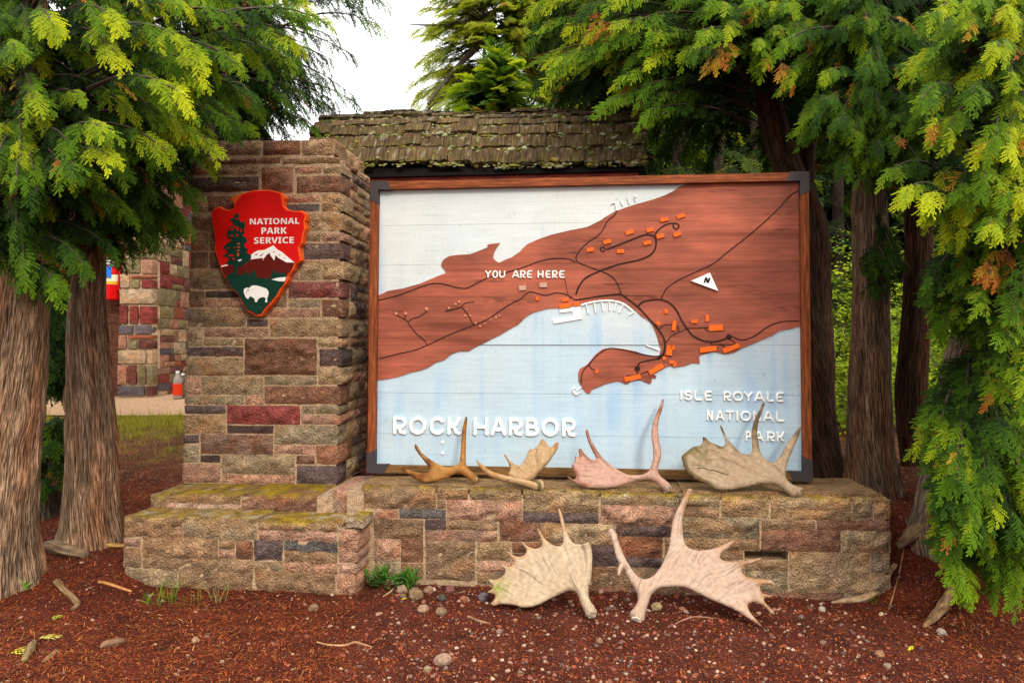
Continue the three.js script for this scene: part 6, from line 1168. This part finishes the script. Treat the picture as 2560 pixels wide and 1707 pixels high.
// the wood closes far behind
{
  reseed(2500);
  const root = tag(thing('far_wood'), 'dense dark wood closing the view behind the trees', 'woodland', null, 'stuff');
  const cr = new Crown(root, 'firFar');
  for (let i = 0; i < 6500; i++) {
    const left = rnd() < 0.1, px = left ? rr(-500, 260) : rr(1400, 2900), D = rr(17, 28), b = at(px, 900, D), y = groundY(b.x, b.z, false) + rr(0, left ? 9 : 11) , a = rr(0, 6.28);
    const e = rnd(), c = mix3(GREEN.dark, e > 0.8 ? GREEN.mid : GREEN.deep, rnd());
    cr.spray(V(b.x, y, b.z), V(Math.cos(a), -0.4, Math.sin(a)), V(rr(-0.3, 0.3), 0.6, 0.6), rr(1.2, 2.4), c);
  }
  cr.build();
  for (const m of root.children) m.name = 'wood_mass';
}
// leafy undergrowth between the trunks
const shrubs = [[2078, 690, 9.5, 0.85, 1.9, 'bright leafy sapling beside the right edge of the map'], [2100, 810, 9, 0.7, 1.1, 'leafy bush low beside the map edge'], [2095, 960, 7.6, 0.45, 0.75, 'fern like green clump left of the lichen trunk'], [2236, 800, 9.5, 0.6, 1.2, 'green bush seen between the two right trunks'], [2350, 830, 9.4, 0.8, 1.25, 'bright bush right of the narrow dark trunk'], [2240, 640, 12, 1.2, 2.6, 'tall sapling between the lichen and dark trunks'], [2400, 920, 8, 0.5, 0.7, 'low yellow green plant beside the gnarled trunk'], [2180, 860, 12, 1.4, 1.4, 'wide undergrowth behind the lichen trunk'], [1700, 400, 10.5, 1.2, 3.4, 'tall sapling above the middle of the map']];
shrubs.forEach(([px, py, D, w, h, label], i) => {
  reseed(3000 + i);
  const t = at(px, py, D), gy = groundY(t.x, t.z, false), root = thing('shrub', label, 'shrub', null, [t.x, gy, t.z]), cr = new Crown(root, 'leaf');
  for (let k = 0; k < 9; k++) { const a = rr(0, 6.28), top = V(t.x + Math.cos(a) * w * 0.6, gy + h * rr(0.5, 1), t.z + Math.sin(a) * w * 0.6); cr.twig([V(t.x, gy - 0.05, t.z), V(t.x, gy + h * 0.3, t.z).lerp(top, 0.3), top], 0.012, 0.003); }
  for (let k = 0; k < 190; k++) { const a = rr(0, 6.28), r = w * Math.sqrt(rnd()), p = V(t.x + Math.cos(a) * r, gy + h * rr(0.12, 1.05) * (1 - 0.35 * (r / w) ** 2), t.z + Math.sin(a) * r), e = rnd(); cr.spray(p, V(Math.cos(a), rr(-0.3, 0.5), Math.sin(a)), V(rr(-0.4, 0.4), 1, rr(-0.2, 0.6)), rr(0.2, 0.42), mix3(GREEN.mid, GREEN.bright, e)); }
  cr.build();
});
// ferns and ground plants massed on the forest floor
{
  reseed(3100);
  const root = tag(thing('forest_undergrowth'), 'green ground plants covering the forest floor behind the trunks', 'undergrowth', null, 'stuff'), cr = new Crown(root, 'leaf');
  for (let i = 0; i < 2600; i++) { const D = rr(6.5, 20), px = rr(1950, 2650), b = at(px, 900, D), a = rr(0, 6.28); if (Math.abs(D - 13.5) < 0.9) continue; if (fbm(b.x * 0.8, b.z * 0.8, 4) < -0.12) continue; cr.spray(V(b.x, groundY(b.x, b.z, false) + rr(0.02, 0.3), b.z), V(Math.cos(a), rr(0.2, 0.9), Math.sin(a)), V(rr(-0.3, 0.3), 1, 0.5), rr(0.16, 0.36), mix3(GREEN.mid, GREEN.bright, rnd() * 0.9)); }
  cr.build(); for (const m of root.children) m.name = 'ground_plants';
}
// dark juniper sapling and stump between the left trunks
tree(1020, 'cedar_sapling', 'small dark cedar sapling between the two left trunks', 'sapling', null, { base: [125, 1220, 5.7], patches: [{ poly: [[95, 1060], [170, 1040], [175, 1180], [95, 1230]], n: 22, D: [5.4, 5.9], bright: 0.3, size: 0.2, per: 12, max: 0.4, rise: [-0.15, 0.1] }] });
tree(1021, 'cedar_sapling', 'shaded cedar growth filling the gap behind the two left trunks', 'sapling', null, { base: [120, 960, 8.0], patches: [{ poly: [[60, 560], [210, 560], [215, 960], [60, 960]], n: 60, D: [7.4, 8.3], bright: 0.14, size: 0.32, per: 13, max: 0.8 }] });
{
  reseed(3200);
  const s = at(112, 1285, 5.55), st = thing('stump', 'weathered grey stump between the two left trunks', 'stump', null, [s.x, groundY(s.x, s.z), s.z]);
  const g = tube([{ p: V(0, -0.1, 0), r: 0.13 }, { p: V(0, 0.05, 0), r: 0.1 }, { p: V(0.01, 0.18, 0), r: 0.085 }], { seg: 22, steps: 12, wob: 0.35 }); colour(g, (x, y, z) => { const k = 1 + 0.9 * noise(x * 30, y * 5, z * 30); return [0.2 * k, 0.15 * k, 0.11 * k]; }); part('stump_wood', g, M.bark, st);
}
// ------------------------------------------------------------------ roots, sticks, driftwood
function stick(name, label, category, pts, tone, wob = 0.35, seg = 9) {
  const p0 = pts[0], D = (py, lift = 0) => (EYE - lift) * F / (py - CY);
  const P = pts.map(([px, py, r, d]) => { const dd = d ?? D(py), v = at(px, py, dd); v.y = groundY(v.x, v.z) + r / F * dd * 0.6; return { p: v, r: r / F * dd }; });
  const o = P[0].p.clone(), t = thing(name, label, category, null, [o.x, o.y, o.z]);
  P.forEach((k) => k.p.sub(o));
  const g = tube(P, { seg, steps: 30, wob }); { const uv = g.attributes.uv; for (let i = 0; i < uv.count; i++) uv.setXY(i, uv.getY(i), uv.getX(i) * 2); } colour(g, (x, y, z) => { const k = 1 + 0.5 * noise(x * 14, y * 40, z * 40) + 0.3 * noise(x * 60, y * 60, z * 60); return tone.map((v) => v * k); });
  part('wood', g, M.dry, t);
}
reseed(3300);
stick('driftwood', 'pale bare driftwood piece lying against the right end of the wall', 'driftwood', [[2080, 1507, 3], [2110, 1506, 8], [2160, 1504, 11], [2205, 1494, 10], [2238, 1482, 6]], [0.5, 0.34, 0.2]);
stick('root', 'bare weathered root poking out of the litter at lower right', 'root', [[2312, 1570, 5], [2335, 1550, 11], [2362, 1530, 14], [2388, 1512, 11]], [0.42, 0.26, 0.14]);
stick('root', 'dark crooked root in the litter below the left trunk', 'root', [[140, 1462, 9, 4.5], [162, 1482, 8, 4.4], [185, 1505, 9, 4.3], [192, 1520, 7, 4.25], [178, 1532, 5, 4.2]], [0.3, 0.19, 0.1]);
stick('stick', 'curved orange stick beside the left end of the plinth', 'stick', [[243, 1466, 3, 4.5], [262, 1455, 4.5, 4.5], [300, 1451, 4.5, 4.5], [328, 1452, 3.5, 4.5]], [0.5, 0.25, 0.09]);
stick('stick', 'thin twig stretched across the dirt at lower centre left', 'stick', [[792, 1608, 2], [820, 1614, 3], [862, 1614, 3], [885, 1606, 3], [915, 1612, 2.5], [932, 1618, 1.6]], [0.55, 0.33, 0.18]);
stick('stick', 'short brown twig in the dirt left of the cream antler', 'stick', [[1170, 1546, 3], [1195, 1555, 3.6], [1226, 1563, 3]], [0.45, 0.26, 0.16]);
stick('stick', 'forked thin twig in the dirt below the largest antler', 'stick', [[1688, 1560, 1.5], [1712, 1552, 2], [1740, 1544, 2.4], [1796, 1547, 1.8]], [0.4, 0.22, 0.14]);
stick('stick', 'thin pale twig near the weeds by the wall', 'stick', [[957, 1493, 1.5], [975, 1480, 2], [992, 1464, 2], [1006, 1444, 1.6, 4.6]], [0.55, 0.4, 0.2]);
stick('stick', 'leaning reddish twig right of the driftwood', 'stick', [[2224, 1526, 1.6], [2240, 1505, 2], [2252, 1484, 2], [2262, 1462, 1.6]], [0.42, 0.22, 0.12]);
stick('stick', 'yellow peeled branch behind the plinth corner at left', 'stick', [[250, 1345, 6, 5.0], [275, 1336, 7, 5.0], [305, 1328, 6, 5.0], [330, 1320, 5, 5.0]], [0.55, 0.34, 0.12]);
stick('bark_piece', 'rounded brown bark piece lying in the left foreground litter', 'bark piece', [[250, 1622, 5], [262, 1620, 11], [285, 1616, 12], [304, 1610, 10], [310, 1608, 5]], [0.27, 0.16, 0.1], 0.2);
stick('bark_piece', 'mossy wood chunk at the lower left corner', 'bark piece', [[60, 1655, 8], [75, 1630, 12], [84, 1605, 6]], [0.3, 0.22, 0.1]);
stick('bark_piece', 'pale split wood chip beside the mossy chunk at lower left', 'bark piece', [[104, 1660, 3], [122, 1648, 7], [140, 1628, 4]], [0.45, 0.3, 0.16]);
stick('root', 'thick surface root spreading from the scarred left trunk', 'root', [[115, 1320, 14, 5.0], [140, 1340, 22, 4.95], [175, 1358, 18, 4.9], [215, 1368, 9, 4.85]], [0.26, 0.18, 0.12]);
stick('root', 'twisted root at the foot of the gnarled right cedar', 'root', [[2246, 1385, 8, 4.65], [2275, 1362, 18, 4.7], [2310, 1340, 26, 4.75], [2345, 1310, 30, 4.8]], [0.3, 0.19, 0.11]);
// ------------------------------------------------------------------ weeds and grass
const bladeGeo = (() => { const g = new THREE.BufferGeometry(); g.setAttribute('position', new THREE.Float32BufferAttribute([-0.02, 0, 0, 0.02, 0, 0, -0.016, 0.5, 0.05, 0.016, 0.5, 0.05, 0, 1, 0.22], 3)); g.setAttribute('color', new THREE.Float32BufferAttribute([0.6, 0.6, 0.6, 0.6, 0.6, 0.6, 1, 1, 1, 1, 1, 1, 1.25, 1.25, 1.1], 3)); g.setIndex([0, 1, 2, 1, 3, 2, 2, 3, 4]); g.computeVertexNormals(); return g; })();
{
  reseed(3400);
  const ms = [], cs = [];
  for (let i = 0; i < 26000 && ms.length < 9000; i++) {
    const px = rr(60, 520), D = rr(6.6, 8.25), b = at(px, 1000, D), [s, t] = toWall(b.x, b.z), den = sstep(-2.0, -3.4, t + 0.8 * fbm(b.x * 1.5, b.z * 1.5, 2) + 1.6 * fbm(b.x * 6, b.z * 6, 5)); if (rnd() > den) continue;
    const h = rr(0.025, 0.075) * (rnd() < 0.04 ? 2.2 : 1); ms.push(mat4(b.x, groundY(b.x, b.z, false) - 0.005, b.z, rr(-0.35, 0.35), rr(0, 6.28), rr(-0.35, 0.35), h * 1.2, h, h)); cs.push(mix3(mix3([0.5, 0.46, 0.03], [0.6, 0.48, 0.07], rnd()), [0.14, 0.2, 0.02], rnd() * 0.6));
  }
  tag(instanced('grass', bladeGeo, M.grass, scene, ms, cs), 'yellow green grass on the bank between the plinth and the path', 'grass');
}
function tuftOfGrass(px, py, D, n, h, label, spread = 0.06, c0 = [0.14, 0.22, 0.02]) {
  const b = at(px, py, D), root = thing('grass_tuft', label, 'grass tuft', null, [b.x, groundY(b.x, b.z), b.z]), ms = [], cs = [];
  for (let i = 0; i < n; i++) { const a = rr(0, 6.28), r = spread * Math.sqrt(rnd()), k = h * rr(0.5, 1.15); ms.push(mat4(Math.cos(a) * r, -0.006, Math.sin(a) * r, rr(-0.6, 0.6), rr(0, 6.28), rr(-0.5, 0.5), k * 0.9, k, k)); cs.push(c0.map((v) => v * rr(0.7, 1.5))); }
  instanced('blades', bladeGeo, M.grass, root, ms, cs);
}
reseed(3500);
tuftOfGrass(412, 1462, 4.36, 26, 0.17, 'grass tuft with long stems in front of the plinth at left', 0.07);
tuftOfGrass(470, 1468, 4.34, 14, 0.09, 'short grass right of the long stemmed tuft at the plinth', 0.08);
tuftOfGrass(540, 1478, 4.36, 12, 0.16, 'thin dry stems at the middle of the plinth foot', 0.05, [0.3, 0.26, 0.08]);
tuftOfGrass(1930, 1500, 4.48, 10, 0.06, 'small grass tuft under the tine tips of the largest antler', 0.03);
tuftOfGrass(2188, 1482, 4.33, 7, 0.14, 'broad bladed tuft at the right end of the wall', 0.015, [0.16, 0.3, 0.02]);
tuftOfGrass(1493, 1490, 4.53, 8, 0.045, 'tiny green sprout on the footing between the ground antlers', 0.02);
// broad toothed weeds in the corner between plinth and wall
function weed(px, py, D, leaves, len, label, c0) {
  const b = at(px, py, D), root = thing('weed', label, 'weed', null, [b.x, groundY(b.x, b.z), b.z]);
  for (let i = 0; i < leaves; i++) {
    const w = 0.2, pts = [], N = 9; for (let k = 0; k <= N; k++) { const t = k / N; pts.push([w * (0.35 + 0.65 * Math.sin(t * 2.6)) * (k % 2 ? 1 : 0.5), t]); }
    const pos = [], col = [], idx = []; for (let k = 0; k <= N; k++) { const [ww, t] = pts[k], z = 0.35 * t * t; pos.push(-ww, t, z + 0.04, 0, t, z, ww, t, z + 0.04); for (let q = 0; q < 3; q++) { const kk = 0.75 + 0.5 * t + (q === 1 ? 0.2 : 0); col.push(c0[0] * kk, c0[1] * kk, c0[2] * kk); } if (k < N) for (const q of [0, 1]) { const a = k * 3 + q; idx.push(a, a + 1, a + 3, a + 1, a + 4, a + 3); } }
    const g = new THREE.BufferGeometry(); g.setAttribute('position', new THREE.Float32BufferAttribute(pos, 3)); g.setAttribute('color', new THREE.Float32BufferAttribute(col, 3)); g.setIndex(idx); g.computeVertexNormals();
    const m = piece('leaf', g, M.grass, root), s = len * rr(0.6, 1.1); m.scale.setScalar(s); m.rotation.set(rr(-0.1, 1.2), i * 2.4 + rr(-0.3, 0.3), 0, 'YXZ'); m.position.set(rr(-0.9, 0.9) * len, rr(0, 1.1) * len, rr(-0.3, 0.3) * len);
  }
}
weed(948, 1442, 4.62, 46, 0.075, 'upright green weed against the corner of the plinth', [0.05, 0.14, 0.012]);
weed(1012, 1448, 4.6, 60, 0.07, 'bushy green weed growing from the foot of the wall', [0.055, 0.155, 0.012]);
weed(920, 1262, 4.78, 5, 0.05, 'small green sprout on the broken plinth corner', [0.12, 0.26, 0.02]);
weed(372, 1480, 4.3, 4, 0.06, 'flat green leaves in the litter before the plinth', [0.12, 0.26, 0.02]);
weed(62, 1452, 4.4, 3, 0.06, 'single heart shaped green leaf under the left trunk', [0.14, 0.32, 0.03]);
// fallen scraps of cedar foliage
function scrap(px, py, c, label, size, turn) { const D = EYE * F / (py - CY), b = at(px, py, D), gy = groundY(b.x, b.z), g = thing('cedar_scrap', label, 'fallen sprig', null, [b.x, gy + 0.012, b.z]), m = part('sprig', SPRAY.cedar[0], std({ vertexColors: true, color: rgb(...c), side: THREE.DoubleSide }), g); m.scale.setScalar(size); m.rotation.set(-Math.PI / 2 + 0.12, 0, turn); }
scrap(60, 1640, [0.5, 0.45, 0.05], 'yellow fallen sprig at the lower left corner', 0.2, 0.8);
scrap(96, 1600, [0.5, 0.48, 0.12], 'pale yellow fallen sprig above the lower left corner', 0.13, -0.9);
scrap(160, 1545, [0.3, 0.36, 0.04], 'green fallen sprig below the crooked root', 0.12, 1.9);
scrap(210, 1395, [0.5, 0.28, 0.04], 'golden fallen sprig between trunk and plinth', 0.12, 0.5);
scrap(1018, 1502, [0.6, 0.55, 0.05], 'small yellow leaf among the cobbles', 0.05, 1.2);
scrap(2284, 1622, [0.62, 0.6, 0.03], 'small yellow leaf on the dirt at right', 0.045, 2.2);
scrap(2470, 1540, [0.4, 0.25, 0.06], 'tan dry sprig under the right foliage', 0.1, -1.0);
scrap(2262, 1462, [0.55, 0.25, 0.06], 'orange dry sprig beside the driftwood', 0.05, 0.6);

renderer.render(scene, camera);
